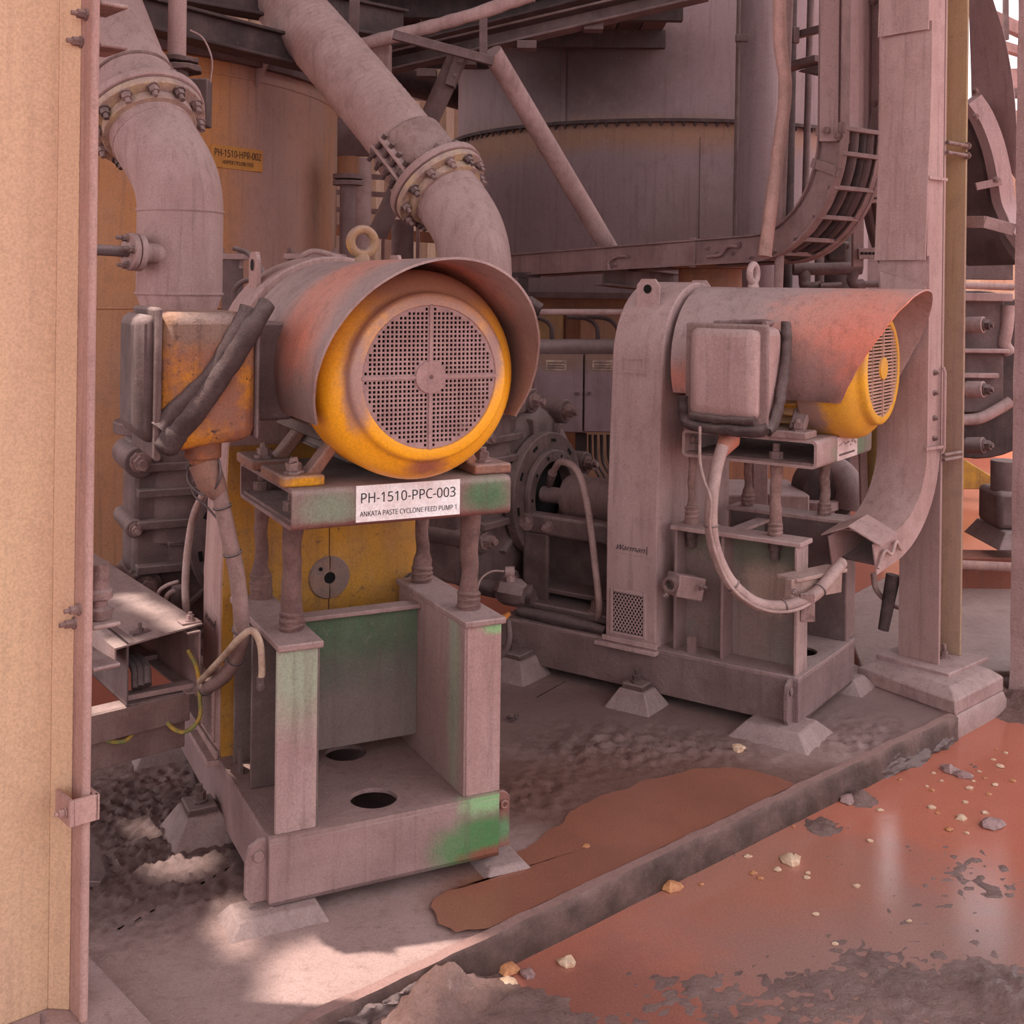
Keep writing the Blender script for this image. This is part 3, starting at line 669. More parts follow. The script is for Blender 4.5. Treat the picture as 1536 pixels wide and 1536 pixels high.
    mb = MB(); mb.bolt((.13, 1.16, .585), (-1, 0, 0), .018, .02, .015); mb.bolt((.13, 1.27, .59), (-1, 0, 0), .026, .02, 0); mb.rough(.004, 40, 4); mb.build('clamp_bolt', m_bolt, t)
    # suction side
    mb = MB(); mb.tube([P(1.64), P(1.80), P(2.2)], [.20, .16, .15], 28); mb.ringdisc(P(1.78), (0, 1, 0), .15, .22, .05, 32); mb.build('suction_pipe', M['pump'], t)
    return t

oA = ground(403, 1362, .04); oB = ground(1197, 1085, .05)
FA, FB = frame(oA, 63.4), frame(oB, 35.0)
ZA, ZB = 1.372, 1.312; BA, BB = .985, .957
GREEN = '#60805a'
dk = '#a27f7a'
A_ = dict(
    base=paint('skid_base_a', '#9a7672', '#8b6864', 5, dust=.45, spots=(('#4a7444', (.60, .0, .085), (.14, .2, .075), .5, 12), ('#86a877', (.60, 0, .20), (.07, .1, .035), .5, 20), ('#7d4a3a', (.62, 0, .05), (.09, .05, .02), .6, 30))),
    deck=paint('skid_deck_a', '#9d7b76', '#8a6964', 6, dust=.6, dustcol='#a5837d', bump=.4, spots=(('#86a877', (.60, .015, .21), (.08, .03, .1), .4, 20),)),
    lug=paint('skid_lug_a', '#8a5a50', '#7a5048', 10, dust=.3, spots=((GREEN, (.66, .02, .10), .03, .7),)),
    leg=paint('pedestal_front_a', '#a98680', '#9c7872', 5, dust=.3, streak=.3, spots=(('#92957f', (.075, .02, .62), (.10, .1, .12), .8, 8),)),
    legr=paint('pedestal_right_a', '#b08781', '#a17770', 5, dust=.2, streak=.15, spots=(('#86a877', (.63, .02, .665), (.04, .05, .02), .5, 20),)),
    webl=paint('pedestal_web_left_a', '#6f5a55', '#64504c', 5, dust=.3),
    web=paint('pedestal_web_a', '#a07b74', '#93706a', 5, dust=.2, streak=.12, spots=(('#8f8f7a', (.54, .09, .5), (.1, .035, .28), .8, 10),)),
    flange=paint('pedestal_flange_a', '#77605b', '#6b5550', 5, dust=.4),
    ptop=paint('pedestal_top_a', '#a27c76', '#93706a', 8, dust=.5, bump=.4),
    panel=paint('cross_panel_a', '#4c5947', '#655a52', 4, dust=.3, streak=.4, amount=.45, soft=.35, spots=(('#4d5f47', (.34, .36, .62), (.3, .1, .08), .9, 6), ('#7a6660', (.36, .36, .30), (.3, .1, .16), .7, 6))),
    beam=paint('motor_beam_a', '#8f6a64', '#7d5b56', 6, dust=.5, bump=.5, spots=(('#4d6d4a', (.57, -.045, 1.05), (.06, .2, .06), .6, 12), ('#7f8672', (.13, -.045, 1.04), (.07, .1, .045), .8, 12), ('#7a4a44', (.34, -.04, .99), (.5, .05, .012), .8, 20))),
    jack=(.026, m_wrap),
    body=paint('motor_fins_a', '#5a443d', '#7a5a44', 8, dust=.5),
    foot=paint('motor_foot_a', '#a4705a', '#8d6254', 8, dust=.5, bump=.7, spots=(('#e09a20', (.09, -.0, 1.10), (.07, .03, .02), .5, 20),)),
    cover=paint('fan_cover_a', '#f0a41a', '#e89a1c', 4, grime=.06, dust=.55, dustcol='#a87055', rough=.42, bump=.05, spec=.5, soft=.3, speck=.12, speckcol='#8a5a30', spots=(('#a2766a', (UC, -.165, ZA + .12), (.17, .03, .12), .35, 14), ('#9a6c5a', (UC + .02, -.12, ZA + .24), (.25, .2, .07), .6, 9), ('#a2766a', (UC - .19, -.17, ZA - .02), (.035, .03, .16), .5, 22), ('#a0604a', (UC + .01, -.16, ZA - .235), (.06, .05, .03), .6, 30), ('#a2766a', (UC + .17, -.175, ZA + .05), (.03, .02, .09), .5, 22))),
    hood=paint('rain_hood_a', '#b5948f', '#a58681', 5, amount=.5, dust=.40, rough=.7, bump=.4, spots=(('#d98a72', (UC, .02, ZA), (1.2, .16, 1.2), .55, 7), ('#e0856a', (UC - .2, .06, ZA + .12), (.2, .11, .3), .6, 10), ('#8d6f68', (UC - .27, -.06, ZA - .10), (.16, .3, .13), .6, 22), ('#8a665c', (UC + .29, -.1, ZA + .05), (.06, .5, .4), .6, 8))),
    tbox=paint('terminal_box_a', '#cf8428', '#96604a', 9, amount=.55, grime=.9, dust=.5, bump=.6, speck=1.0, speckcol='#4a3430', spots=(('#94705f', (-.16, .05, ZA + .12), (.12, .1, .05), .6, 14),)),
    rim=paint('terminal_rim_a', '#6c5350', '#7c615c', 8, dust=.6, bump=.6), lid=paint('terminal_lid_a', '#6a5350', '#5a4643', 8, dust=.5), gland=paint('terminal_gland_a', '#a4623a', '#7c4e3c', 12, dust=.2, bump=.5),
    eye=paint('eye_bolt_a', '#9a7558', '#c98a2a', 16, amount=.4, dust=.4, bump=.5), grille=m_mesh,
    side=paint('guard_side_a', '#b98e86', '#a97e76', 6, dust=.4, streak=.2), front=paint('guard_front_a', '#bf8526', '#9c6c36', 4, dust=.4, streak=.3, speck=.8, speckcol='#6a4a38', soft=.3, bump=.15),
    collar=paint('shaft_collar_a', '#86685f', '#96705a', 10, dust=.3, bump=.4),
    pump=paint('pump_casting_a', '#735855', '#614947', 7, dust=.45, bump=.45), housing=paint('bearing_a', '#94706a', '#7f605b', 9, dust=.5, bump=.6))
B_ = dict(
    base=paint('skid_base_b', '#8d6d69', '#7d5f5b', 5, dust=.5, bump=.9, bscale=32), deck=paint('skid_deck_b', '#9d7b76', '#8d6c67', 6, dust=.55, bump=.5), lug=m_dark,
    leg=paint('pedestal_front_b', '#a98680', '#94736d', 6, dust=.3), legr=paint('pedestal_right_b', '#8d6c67', '#7d5f5a', 6, dust=.3), webl=paint('pedestal_web_left_b', '#827067', '#8f7169', 5, dust=.3, bump=.5, spots=(('#a98d7e', (.125, .16, .50), (.1, .10, .11), .3, 20), ('#6f6a58', (.125, .2, .62), (.1, .3, .06), .7, 8))), web=m_dark,
    flange=paint('pedestal_flange_b', '#94736e', '#856560', 6, dust=.4), ptop=paint('pedestal_top_b', '#b08b85', '#a07b75', 6, dust=.5), panel=paint('cross_panel_b', '#6d655b', '#76605a', 5, dust=.3),
    beam=paint('motor_beam_b', '#b08b85', '#9d7973', 6, dust=.55, bump=.3, spots=(('#6f7a62', (.42, -.045, 1.0), (.18, .02, .06), .5, 12),)), jack=(.021, m_wrapB),
    body=paint('motor_fins_b', '#c48a34', '#7a5a44', 8, amount=.5, dust=.4), foot=paint('motor_foot_b', '#b38b83', '#9c766e', 8, dust=.5, bump=.6),
    cover=paint('fan_cover_b', '#e0a02a', '#cf9434', 5, grime=.15, dust=.5, dustcol='#b08a72', rough=.5, bump=.08, speck=.3, speckcol='#9a6a50', spots=(('#a17a6c', (.12, .02, ZB - .2), (.12, .06, .12), .4, 14),)),
    hood=paint('rain_hood_b', '#b99794', '#b08d89', 5, dust=.35, rough=.75, bump=.35, spots=(('#dd8a74', (.12, -.16, ZB + .12), (.28, .30, .28), .45, 16), ('#e87a5c', (.10, -.20, ZB + .06), (.2, .15, .2), .6, 26), ('#4a3836', (.07, .0, ZB - .085), (.09, .14, .055), .5, 22), ('#cf8878', (.07, .5, ZB - .06), (.07, .12, .06), .8, 12), ('#a0746c', (.06, .1, ZB - .02), (.05, .3, .10), .8, 20))),
    tbox=paint('terminal_box_b', '#b98e88', '#ab817b', 8, dust=.4, bump=.3), rim=paint('terminal_rim_b', '#a9837c', '#98746d', 10, dust=.5, bump=.9), lid=paint('terminal_lid_b', '#b8918b', '#ad857f', 8, dust=.4, bump=.3, streak=.3, spots=(('#d09a70', (-.32, .2, ZB - .14), (.05, .13, .035), .6, 20),)), gland=paint('terminal_gland_b', '#c9785a', '#b0705c', 9, dust=.3),
    eye=paint('eye_bolt_b', '#b8938d', '#a9837c', 12, dust=.4), grille=paint('grille_b', '#b98f7c', '#a9806f', 9, dust=.2),
    side=paint('guard_side_b', '#bb9590', '#b28b86', 6, dust=.35, streak=.25, rough=.8, bump=.2), front=paint('guard_front_b', '#7e5f58', '#8d6c63', 5, dust=.2), collar=m_dark,
    pump=paint('pump_casting_b', '#755a56', '#5f4845', 7, dust=.45, bump=.5), housing=paint('bearing_b', '#96706a', '#81615b', 9, dust=.5, bump=.8))

make_skid(FA, A_, .64, BA, 'brown skid with green paint showing at its front right corner, nearest the camera')
def signA(t, zb):
    mb = MB(); mb.box(.200, .488, -.0485, -.045, zb + .011, zb + .104)
    s = mb.build('sign_plate', m_plate, t); s['label'] = 'white plate with black pump number'
    Mx = lambda z: Matrix(((1, 0, 0, .344), (0, 0, 1, -.049), (0, 1, 0, z), (0, 0, 0, 1)))
    for txt, sz, z, w_ in (('PH-1510-PPC-003', .044, zb + .073, .262), ('ANKATA PASTE CYCLONE FEED PUMP 1', .022, zb + .032, .268)):
        o = lettering(txt, sz, m_ink, t, Mx(z), width=w_); o.parent = s; o.location = (0, 0, 0)
def signB(t, zb):
    mb = MB(); mb.box(.24, .46, -.0485, -.045, zb + .008, zb + .095); s = mb.build('sign_plate', paint('dusty_sign', '#d9bdb8', '#c7a49e', 10, dust=.2), t)
    r_ = random.Random(3)                                          # worn print, no longer legible
    mb = MB(); x = .257
    while x < .44:
        h = r_.uniform(.008, .02); z = zb + .058 + r_.uniform(-.006, .012); mb.box(x, x + r_.uniform(.005, .011), -.0492, -.0484, z, z + h * .5); x += .015
    mb.box(.255, .43, -.0490, -.0484, zb + .024, zb + .032)
    o = mb.build('worn_print', m_dark, t, stuff=True); o.parent = s; o.location = (0, 0, 0); o['kind'] = 'stuff'
make_platform(FA, A_, BA, ZA, 'hollow steel motor platform with the PH-1510-PPC-003 plate on mud-wrapped jacking screws', signA)
motA, tbA, tbzA = make_motor(FA, A_, BA, ZA, 'big motor with yellow fan cover and round perforated grille under a salmon hood', True, -.270, .05, .37)
# thick rubbery mud folds across the front terminal box
for q, r_ in ((((-.005, .07, ZA + .175), (-.05, .045, ZA + .12), (-.12, .04, ZA + .01), (-.19, .04, ZA - .09), (-.235, .045, ZA - .14), (-.262, .05, ZA - .185)), (.024, .03, .029, .03, .034, .022)),
              (((-.055, .07, ZA + .165), (-.085, .05, ZA + .11), (-.15, .05, ZA + .0), (-.22, .05, ZA - .07), (-.268, .05, ZA - .13)), (.02, .022, .022, .024, .028))):
    mb = MB(); pts = curve(q, 6); n = len(pts); rr = [r_[min(int(i / (n - 1) * (len(r_) - 1)), len(r_) - 1)] for i in range(n)]; mb.tube(pts, rr, 14); mb.rough(.004, 45, 2); mb.build('caked_mud_fold', m_mudcake, tbA, 0, 70)
make_guard(FA, A_, ZA, 'tall guard with split yellow front panels and round shaft collar behind the yellow motor', True)
make_pump(FA, A_, 'dark slurry pump at the left behind the yellow belt guard, under the thick left elbow')

make_skid(FB, B_, .60, BB, 'mud-caked brown skid on the right, beneath the salmon-ended grey motor')
make_platform(FB, B_, BB, ZB, 'dusty hollow motor platform on pale wrapped jacking screws on the right', signB)
motB, tbB, tbzB = make_motor(FB, B_, BB, ZB, 'dust-covered motor with salmon hood end and yellow slotted fan cover on the right', False, -.195, .055, .345)
for q, r_ in ((((-.01, .06, ZB + .17), (-.05, .04, ZB + .06), (-.11, .035, ZB - .08), (-.165, .035, ZB - .17), (-.20, .045, ZB - .205)), .019), (((-.205, .04, ZB - .19), (-.215, .10, ZB - .205), (-.215, .30, ZB - .205), (-.21, .36, ZB - .18), (-.21, .365, ZB - .10)), .02), (((-.235, .08, ZB - .165), (-.235, .2, ZB - .17), (-.235, .32, ZB - .165)), .015)):
    mb = MB(); mb.tube(curve(q, 8), r_, 12); mb.rough(.006, 40, 3); mb.build('caked_mud_rim', m_mudcake, tbB, 0, 70)
mb = MB(); mb.tube(curve([(-.20, .06, ZB + .168), (-.10, .08, ZB + .172), (-.03, .2, ZB + .168), (-.03, .33, ZB + .16)], 8), .010, 10); mb.rough(.004, 40, 3); mb.build('caked_mud_rim', m_mudpale, tbB, 0, 70)
make_guard(FB, B_, ZB, 'tall pale dust-covered belt guard with a vent mesh low on its narrow face', False)
make_pump(FB, B_, 'dark slurry pump in the middle, between the yellow motor and the pale belt guard')
# ------------------------------------------------------------------ column at the left edge, with its channel brackets
E0 = at(140, 700, 2.5); E0.z = 0
def L(s, n, z): return V((E0.x, E0.y, 0)) + KD * s + ND * n + V((0, 0, z))
FL = Matrix.Translation((E0.x, E0.y, 0)) @ Matrix.Rotation(math.atan2(KD.y, KD.x), 4, 'Z')     # local x along the kerb, y in
t = thing('steel_column', 'cream-painted steel column at the left edge, with a clamp band and a pinkish flange', 'column', FL, (-.1, .1, 0))
mb = MB(); mb.box(-.45, -.014, .092, .106, .03, 3.2); mb.prism([(-.05, .092, .03), (-.014, .055, .03), (-.014, .092, .03)], (0, 0, 3.17)); mb.build('web', m_cream, t, .003)
mb = MB(); mb.box(-.014, .0, 0, .2, .03, 3.2); mb.tube([(-.007, .002, .03), (-.007, .002, 3.2)], .0095, 12); mb.build('flange', m_pinkpaint, t, .003)
mb = MB(); mb.box(-.464, -.45, 0, .2, .03, 3.2); mb.build('flange', m_pinkpaint, t, .003)
mb = MB(); mb.box(-.5, .10, -.15, .30, 0.012, .03); mb.build('base_plate', m_dust, t, .004)
mb = MB(); mb.bolt((-.10, -.02, .03), (0, 0, 1), .012, .02, .04); mb.build('anchor_bolt', m_bolt, t)
for z, n in ((2.17, .03), (2.115, .055), (.90, .03), (.865, .055)):
    mb = MB(); mb.bolt((-.014, n, z), (-1, 0, 0), .010, .016, .012); mb.build('flange_bolt', m_bolt, t)
mb = MB(); mb.box(-.04, .012, -.022, -.012, .46, .515); mb.box(.004, .014, -.022, .06, .46, .515); mb.box(-.05, -.04, -.022, .06, .46, .515); mb.bolt((-.05, -.0, .487), (-1, 0, 0), .009, .012, .008); mb.build('clamp_band', m_pinkpaint, t, .003)
mb = MB(); mb.prism([K(-1.3, .0, 0) + ND * .02, K(-.47, .02, 0), K(-.47, .46, 0) - KD * .12, K(-1.3, .46, 0)], (0, 0, .012)); solo(mb, 'column_footing', m_dust, 'low grout step at the foot of the cream column', 'footing', bevel=.004)
for z, h, nm, lab in ((2.205, .10, 'channel_bracket', 'short steel channel bolted to the cream column near its top'), (.86, .10, 'channel_bracket', 'short steel channel bolted to the cream column beside the covered tray')):
    mb = MB(); mb.box(.002, .012, .02, .14, z - h, z); mb.box(.012, .075, .02, .14, z - .010, z); mb.box(.012, .075, .02, .14, z - h, z - h + .010)
    o = mb.build(nm, paint('bracket_steel', '#a98780', '#8a6862', 9, dust=.5), None, .004); o.matrix_world = FL @ Matrix.Translation(o.location); tag(o, lab, 'bracket')
mb = MB(); mb.lathe((.045, .07, .862), (0, 0, 1), [(0, .028), (.02, .03), (.024, .018), (.04, .018), (.045, .03), (.06, .03), (.065, .022), (.12, .022), (.12, .0)], 16); mb.rough(.003, 40, 1)
o = mb.build('pipe_fitting', m_bolt, None); o.matrix_world = FL @ Matrix.Translation(o.location); tag(o, 'muddy pipe fitting standing on the lower channel beside the cream column', 'fitting')

# ------------------------------------------------------------------ covered cable tray at the left, on two cross beams
TX = (KD * .93 + ND * -.0).normalized()
t0 = at(302, 943, 3.42); ang = math.atan2(KD.y, KD.x)
FT = Matrix.Translation((t0.x, t0.y, 0)) @ Matrix.Rotation(ang + R(-6), 4, 'Z')
zt = t0.z; zb = zt - .185
t = thing('cable_tray', 'covered cable tray at the left with its open end facing the camera', 'cable tray', FT, (-.13, .3, zb))
for x, sgn in ((-.215, 1), (-.006, -1)):
    mb = MB(); mb.box(x, x + .005, 0, 1.1, zb, zt - .006); a, b = sorted((x, x + sgn * .035)); mb.box(a, b, 0, 1.1, zb, zb + .005); mb.box(a, b, 0, 1.1, zt - .012, zt - .006); mb.build('side_rail', m_dark if sgn > 0 else m_dust, t, .001)
mb = MB(); mb.hexa([(-.245, -.0, zt - .02), (-.12, -.01, zt - .0), (-.12, 1.1, zt - .0), (-.245, 1.1, zt - .02), (-.245, 0, zt - .015), (-.12, -.01, zt + .005), (-.12, 1.1, zt + .005), (-.245, 1.1, zt - .015)]); mb.hexa([(-.12, -.01, zt), (.012, .02, zt + .004), (.012, 1.1, zt + .004), (-.12, 1.1, zt), (-.12, -.01, zt + .005), (.012, .02, zt + .009), (.012, 1.1, zt + .009), (-.12, 1.1, zt + .005)])
mb.hexa([(-.250, -.0, zt - .06), (-.245, 0, zt - .06), (-.245, 1.1, zt - .06), (-.250, 1.1, zt - .06), (-.250, 0, zt - .015), (-.245, 0, zt - .015), (-.245, 1.1, zt - .015), (-.250, 1.1, zt - .015)])
mb.build('tray_cover', paint('tray_cover_left', '#a98983', '#99776f', 7, dust=.6, bump=.4), t)
for y in (.03, .35, .7, 1.0):
    mb = MB(); mb.box(-.21, -.006, y, y + .04, zb + .005, zb + .02); mb.build('rung', m_dust, t, .001)
for x, r_ in ((-.17, .011), (-.15, .013), (-.185, .009)):
    mb = MB(); mb.tube(curve([(x, .02, zb + .03 + r_), (x + .01, .1, zb + .09), (x + .02, .5, zb + .05), (x, 1.0, zb + .04)]), r_, 10); mb.build('cable', m_rubber, t)
mb = MB(); mb.box(-.045, .012, .03, .075, zt + .009, zt + .013); mb.bolt((-.015, .05, zt + .013), (0, 0, 1), .011, .014, .008); mb.build('cover_clamp', m_dust, t)
mb = MB(); mb.bolt((-.16, .06, zt + .0), (0, 0, 1), .010, .010, .015); mb.box(-.185, -.13, .045, .075, zt - .005, zt + .004); mb.build('cover_clamp', m_dark, t)
for z, dn, nm in ((zb, 0, 'upper'), (zb - .085, .03, 'lower')):
    mb = MB(); a = V((t0.x, t0.y, 0)) - KD * .02 + ND * (.03 + dn)
    b = a - KD * .75
    mb.bar(a + V((0, 0, z - .043)), b + V((0, 0, z - .043)), .012, .082); mb.bar(a + ND * .03 + V((0, 0, z - .004)), b + ND * .03 + V((0, 0, z - .004)), .06, .008); mb.bar(a + ND * .03 + V((0, 0, z - .08)), b + ND * .03 + V((0, 0, z - .08)), .06, .008)
    solo(mb, 'channel_beam', paint('beam_' + nm, '#8f6c65', '#7e5c56', 6, dust=.5, bump=.4), 'rusty channel beam under the covered tray, the %s of two' % nm, 'beam', bevel=.003)
for pts, lab in ((((282, 975, 3.42), (296, 1005, 3.40), (300, 1050, 3.38), (298, 1080, 3.36), (275, 1098, 3.36), (252, 1085, 3.38), (246, 1060, 3.42)), 'green and yellow earth wire looping down from the open tray end'), (((212, 1070, 3.36), (200, 1098, 3.33), (185, 1112, 3.30), (160, 1110, 3.28), (140, 1095, 3.26)), 'yellow earth wire sagging below the channel beams')):
    mb = MB(); mb.tube(curve([at(*p) for p in pts]), .0062, 10)
    solo(mb, 'earth_wire', paint('earth_wire', '#c79a3c', '#7d8a4c', 30, dust=.3, dustcol='#a98068'), lab, 'wire')
mb = MB(); p = at(140, 1195, 3.1); mb.box(p.x - .05, p.x + .02, p.y, p.y + .05, 0, .02); mb.box(p.x - .05, p.x - .03, p.y, p.y + .05, .02, .35); mb.prism([(p.x - .03, p.y, .02), (p.x + .02, p.y, .02), (p.x - .03, p.y, .15)], (0, .05, 0))
solo(mb, 'angle_post', m_dark, 'dark angle post behind the cream column foot', 'post', bevel=.003)

# motor cables
def cable(pts, r, m, name, lab, n=12, ties=()):
    q = curve([V(p) if not isinstance(p, V) else p for p in pts], 8); mb = MB(); mb.tube(q, r, n)
    t = mb.build(name, m); tag(t, lab, 'cable')
    for k in ties:
        i = int(k * (len(q) - 2)); d = (q[i + 1] - q[i]); mb = MB(); mb.torus(q[i] - t.location, d, r + .002, .0035, 16, 6); c = mb.build('cable_tie', m_rubber, t)
        c.location = (0, 0, 0)
    return t
gA = FA @ V((*GL[True], tbzA - .03)); gB = FB @ V((*GL[False], tbzB - .03))
mb = MB(); mb.tube([gA, gA + V((.02, -.0, -.05)), at(330, 742, 2.98)], [.038, .036, .024], 16); solo(mb, 'cable_shroud', paint('cable_shroud_a', '#8d6758', '#7a584c', 9, dust=.2), 'brown tapered shroud under the yellow terminal box', 'cable shroud')
qA = [at(328, 735, 2.98), at(342, 800, 3.0), at(355, 860, 3.02), at(362, 930, 3.05), at(358, 975, 3.12), at(335, 1015, 3.28), at(300, 1035, 3.42)]
rA = curve(qA); mb = MB(); mb.tube(rA, .0205, 14); cb = mb.build('motor_cable', paint('motor_cable_a', '#9c7a72', '#8c6b64', 10, dust=.35)); tag(cb, 'thick brown motor cable hanging from the yellow terminal box to the tray', 'cable')
for i in (3, 12, 26, 34, 46):
    mb = MB(); d = rA[i + 1] - rA[i]; mb.torus(rA[i], d, .0215, .0035, 18, 6); mb.v = [p - cb.location for p in mb.v]; mb.build('cable_tie', m_rubber, cb)
cable([at(300, 1022, 3.36), at(335, 985, 3.12), at(360, 957, 3.0), at(378, 946, 2.98), at(390, 965, 2.99), at(393, 1000, 2.985), at(392, 1020, 2.985)], .009, paint('pale_cable', '#b59a84', '#8f6a5a', 6, dust=.2), 'earth_lead', 'pale earth lead arching beside the thick brown motor cable to the pedestal')
mb = MB(); p = at(392, 1022, 2.985); mb.tube([p + V((0, 0, .012)), p - V((0, 0, .02))], .012, 8); mb.bolt(p + V((0, -.01, -.01)), (0, -1, 0), .008, .01, .006); solo(mb, 'earth_lug', m_bolt2, 'earth lug bolted inside the left pedestal', 'fastener')
cable([at(285, 690, 3.2), at(282, 720, 3.1), at(300, 740, 3.0), at(318, 738, 2.96), at(330, 715, 2.95), at(328, 690, 2.98), at(318, 685, 3.02)], .0035, m_rubber, 'loop_wire', 'thin dark wire looped round the brown cable shroud', 8)
cable([at(280, 700, 3.15), at(290, 740, 3.1), at(310, 760, 3.05), at(345, 800, 3.0)], .003, m_rubber, 'loose_wire', 'thin dark wire slung from the loop to the thick cable', 8)
cable([at(305, 740, 3.75), at(290, 775, 3.8), at(281, 830, 3.8), at(278, 880, 3.75), at(280, 925, 3.7)], .012, m_grycable, 'flexible_conduit', 'grey conduit rising from the covered tray beside the left belt guard')
mb = MB(); mb.tube([gB, gB + V((0, 0, -.03)), at(1083, 676, 4.14)], [.040, .038, .025], 16); solo(mb, 'cable_shroud', paint('cable_shroud_b', '#cc7a5e', '#b87462', 9, dust=.2), 'salmon tapered shroud under the dusty right terminal box', 'cable shroud')
qB = [at(1084, 670, 4.14), at(1074, 705, 4.10), at(1067, 760, 4.04), at(1070, 815, 4.04), at(1092, 868, 4.03), at(1130, 903, 4.04), at(1175, 910, 4.08), at(1220, 893, 4.14), at(1250, 860, 4.24), at(1262, 845, 4.34)]
rB = curve(qB); mb = MB(); mb.tube(rB, .0225, 14); cb = mb.build('motor_cable', m_grycable); tag(cb, 'thick dusty cable looping from the right terminal box into the roofed tray', 'cable')
for i in (20, 34, 48, 58):
    mb = MB(); d = rB[i + 1] - rB[i]; mb.torus(rB[i], d, .0235, .0035, 18, 6); mb.v = [p - cb.location for p in mb.v]; mb.build('cable_tie', m_dark, cb)
cable([at(1050, 640, 4.15), at(1050, 690, 4.1), at(1056, 720, 4.05), at(1066, 750, 4.0), at(1066, 800, 4.0), at(1090, 870, 4.0), at(1130, 908, 4.0), at(1175, 918, 4.04), at(1215, 905, 4.1), at(1245, 870, 4.2)], .0055, m_grycable, 'earth_wire', 'thin pale wire tied along the thick dusty cable of the right motor', 8)

# ------------------------------------------------------------------ concrete feet with anchor plates under the skids
m_foot = paint('grout_block', '#94766f', '#836560', 6, dust=.4, bump=.4, bscale=40)
def footing(fr, u, v, w_, d_, h, lab, plate=True, bolt=True, sl=.05):
    t = thing('foundation_block', lab, 'foundation', fr, (u, v, 0))
    mb = MB(); mb.rings([[(u - w_ - sl, v - d_ - sl, -.01), (u + w_ + sl, v - d_ - sl, -.01), (u + w_ + sl, v + d_ + sl, -.01), (u - w_ - sl, v + d_ + sl, -.01)], [(u - w_, v - d_, h), (u + w_, v - d_, h), (u + w_, v + d_, h), (u - w_, v + d_, h)]]); mb.rough(.006, 15, u + v); mb.build('grout', m_foot, t, .006)
    if plate: mb = MB(); mb.box(u - w_ * .85, u + w_ * .85, v - d_ * .8, v + d_ * .8, h - .004, h + .02); mb.rough(.003, 30, u); mb.build('anchor_plate', m_bolt2, t, .004)
    if bolt: mb = MB(); mb.bolt((u, v, h + .02), (0, 0, 1), .018, .022, .02); mb.rough(.004, 40, v); mb.build('anchor_bolt', m_bolt2, t)
footing(FA, .02, .02, .10, .05, .038, 'low grout block under the front left corner of the left skid', False, False, .03)
footing(FA, .655, .03, .05, .055, .025, 'low grout block at the front right corner of the left skid', False, False, .03)
footing(FA, -.055, .56, .05, .06, .075, 'grout block with anchor bolt beside the middle of the left skid')
footing(FA, -.055, 1.20, .05, .06, .075, 'grout block with anchor plate at the far end of the left skid')
footing(FA, .70, 1.1, .05, .06, .06, 'grout block hidden at the far right of the left skid')
footing(FB, -.01, .06, .08, .10, .05, 'splayed grout block under the near corner of the right skid', False, False, .06)
footing(FB, -.065, .62, .045, .055, .07, 'grout block with anchor bolt at the middle of the right skid')
footing(FB, -.05, 1.20, .06, .075, .08, 'pale grout block with anchor plate at the far left of the right skid')
footing(FB, .63, .05, .05, .06, .05, 'grout block under the right end of the right skid', False, False)

# ------------------------------------------------------------------ hopper tank at the left rear
HX, HY, HR = -2.87, 7.0, 1.80
def hit(px, py, X=HX, Y=HY, Rr=HR):
    d = at(px, py, 1.0) - V((0, 0, EYE)); a = d.x ** 2 + d.y ** 2; b = -2 * (d.x * X + d.y * Y); c = X * X + Y * Y - Rr * Rr; k = (-b - math.sqrt(max(b * b - 4 * a * c, 0))) / (2 * a)
    return V((0, 0, EYE)) + d * k
zr = hit(330, 85).z
t = thing('hopper_tank', 'large orange and dust-brown hopper tank behind the left elbow pipe', 'tank', None, (HX, HY, -.1))
m_hop = paint('hopper_paint', '#b57a52', '#a87c70', 1.6, amount=.48, dust=.25, streak=.35, rough=.7, bump=.12, soft=.2, speck=.35, speckcol='#8a5c44', spots=(('#a97a6e', (HX + 1.6, HY - .9, 2.0), (.25, .4, 2.0), .8, 3), ('#bb7838', (HX + 1.25, HY - 1.3, 2.1), (.22, .4, .9), .9, 4), ('#b9835f', (HX + .6, HY - 1.7, 1.0), (.6, .4, 1.1), .8, 3)))
mb = MB(); mb.lathe((HX, HY, -.1), (0, 0, 1), [(0, HR), (zr + .1, HR), (zr + .1, HR - .03), (.3, HR - .03)], 96); mb.build('shell', m_hop, t)
mb = MB(); mb.ringdisc((HX, HY, zr - .02), (0, 0, 1), HR - .05, HR + .05, .05, 96); mb.rough(.006, 10, 3); mb.build('rim', m_dark, t)
mb = MB(); mb.torus((HX, HY, hit(180, 462).z), (0, 0, 1), HR, .008, 96, 6); mb.build('weld_seam', m_hop, t)
mb = MB(); mb.torus((HX, HY, hit(400, 125).z), (0, 0, 1), HR, .007, 96, 6); mb.build('weld_seam', m_hop, t)
mb = MB(); mb.lathe((HX, HY, -.1), (0, 0, 1), [(0, HR + .22), (hit(160, 850).z + .1, HR + .20), (hit(160, 850).z + .1, HR - .05)], 96); mb.build('concrete_ring', m_dark, t)
for px, py in ((385, 95), (335, 78)):
    h = hit(px, py); d = V((h.x - HX, h.y - HY, 0)).normalized(); b = V((-d.y, d.x, 0)) * .008
    if px == 385: mb = MB(); mb.prism([h + V((0, 0, -.13)) - b, h + V((0, 0, .07)) - b, h + d * .10 + V((0, 0, .07)) - b, h + d * .10 + V((0, 0, .02)) - b], b * 2); mb.build('rim_bracket', m_dust, t, .003)
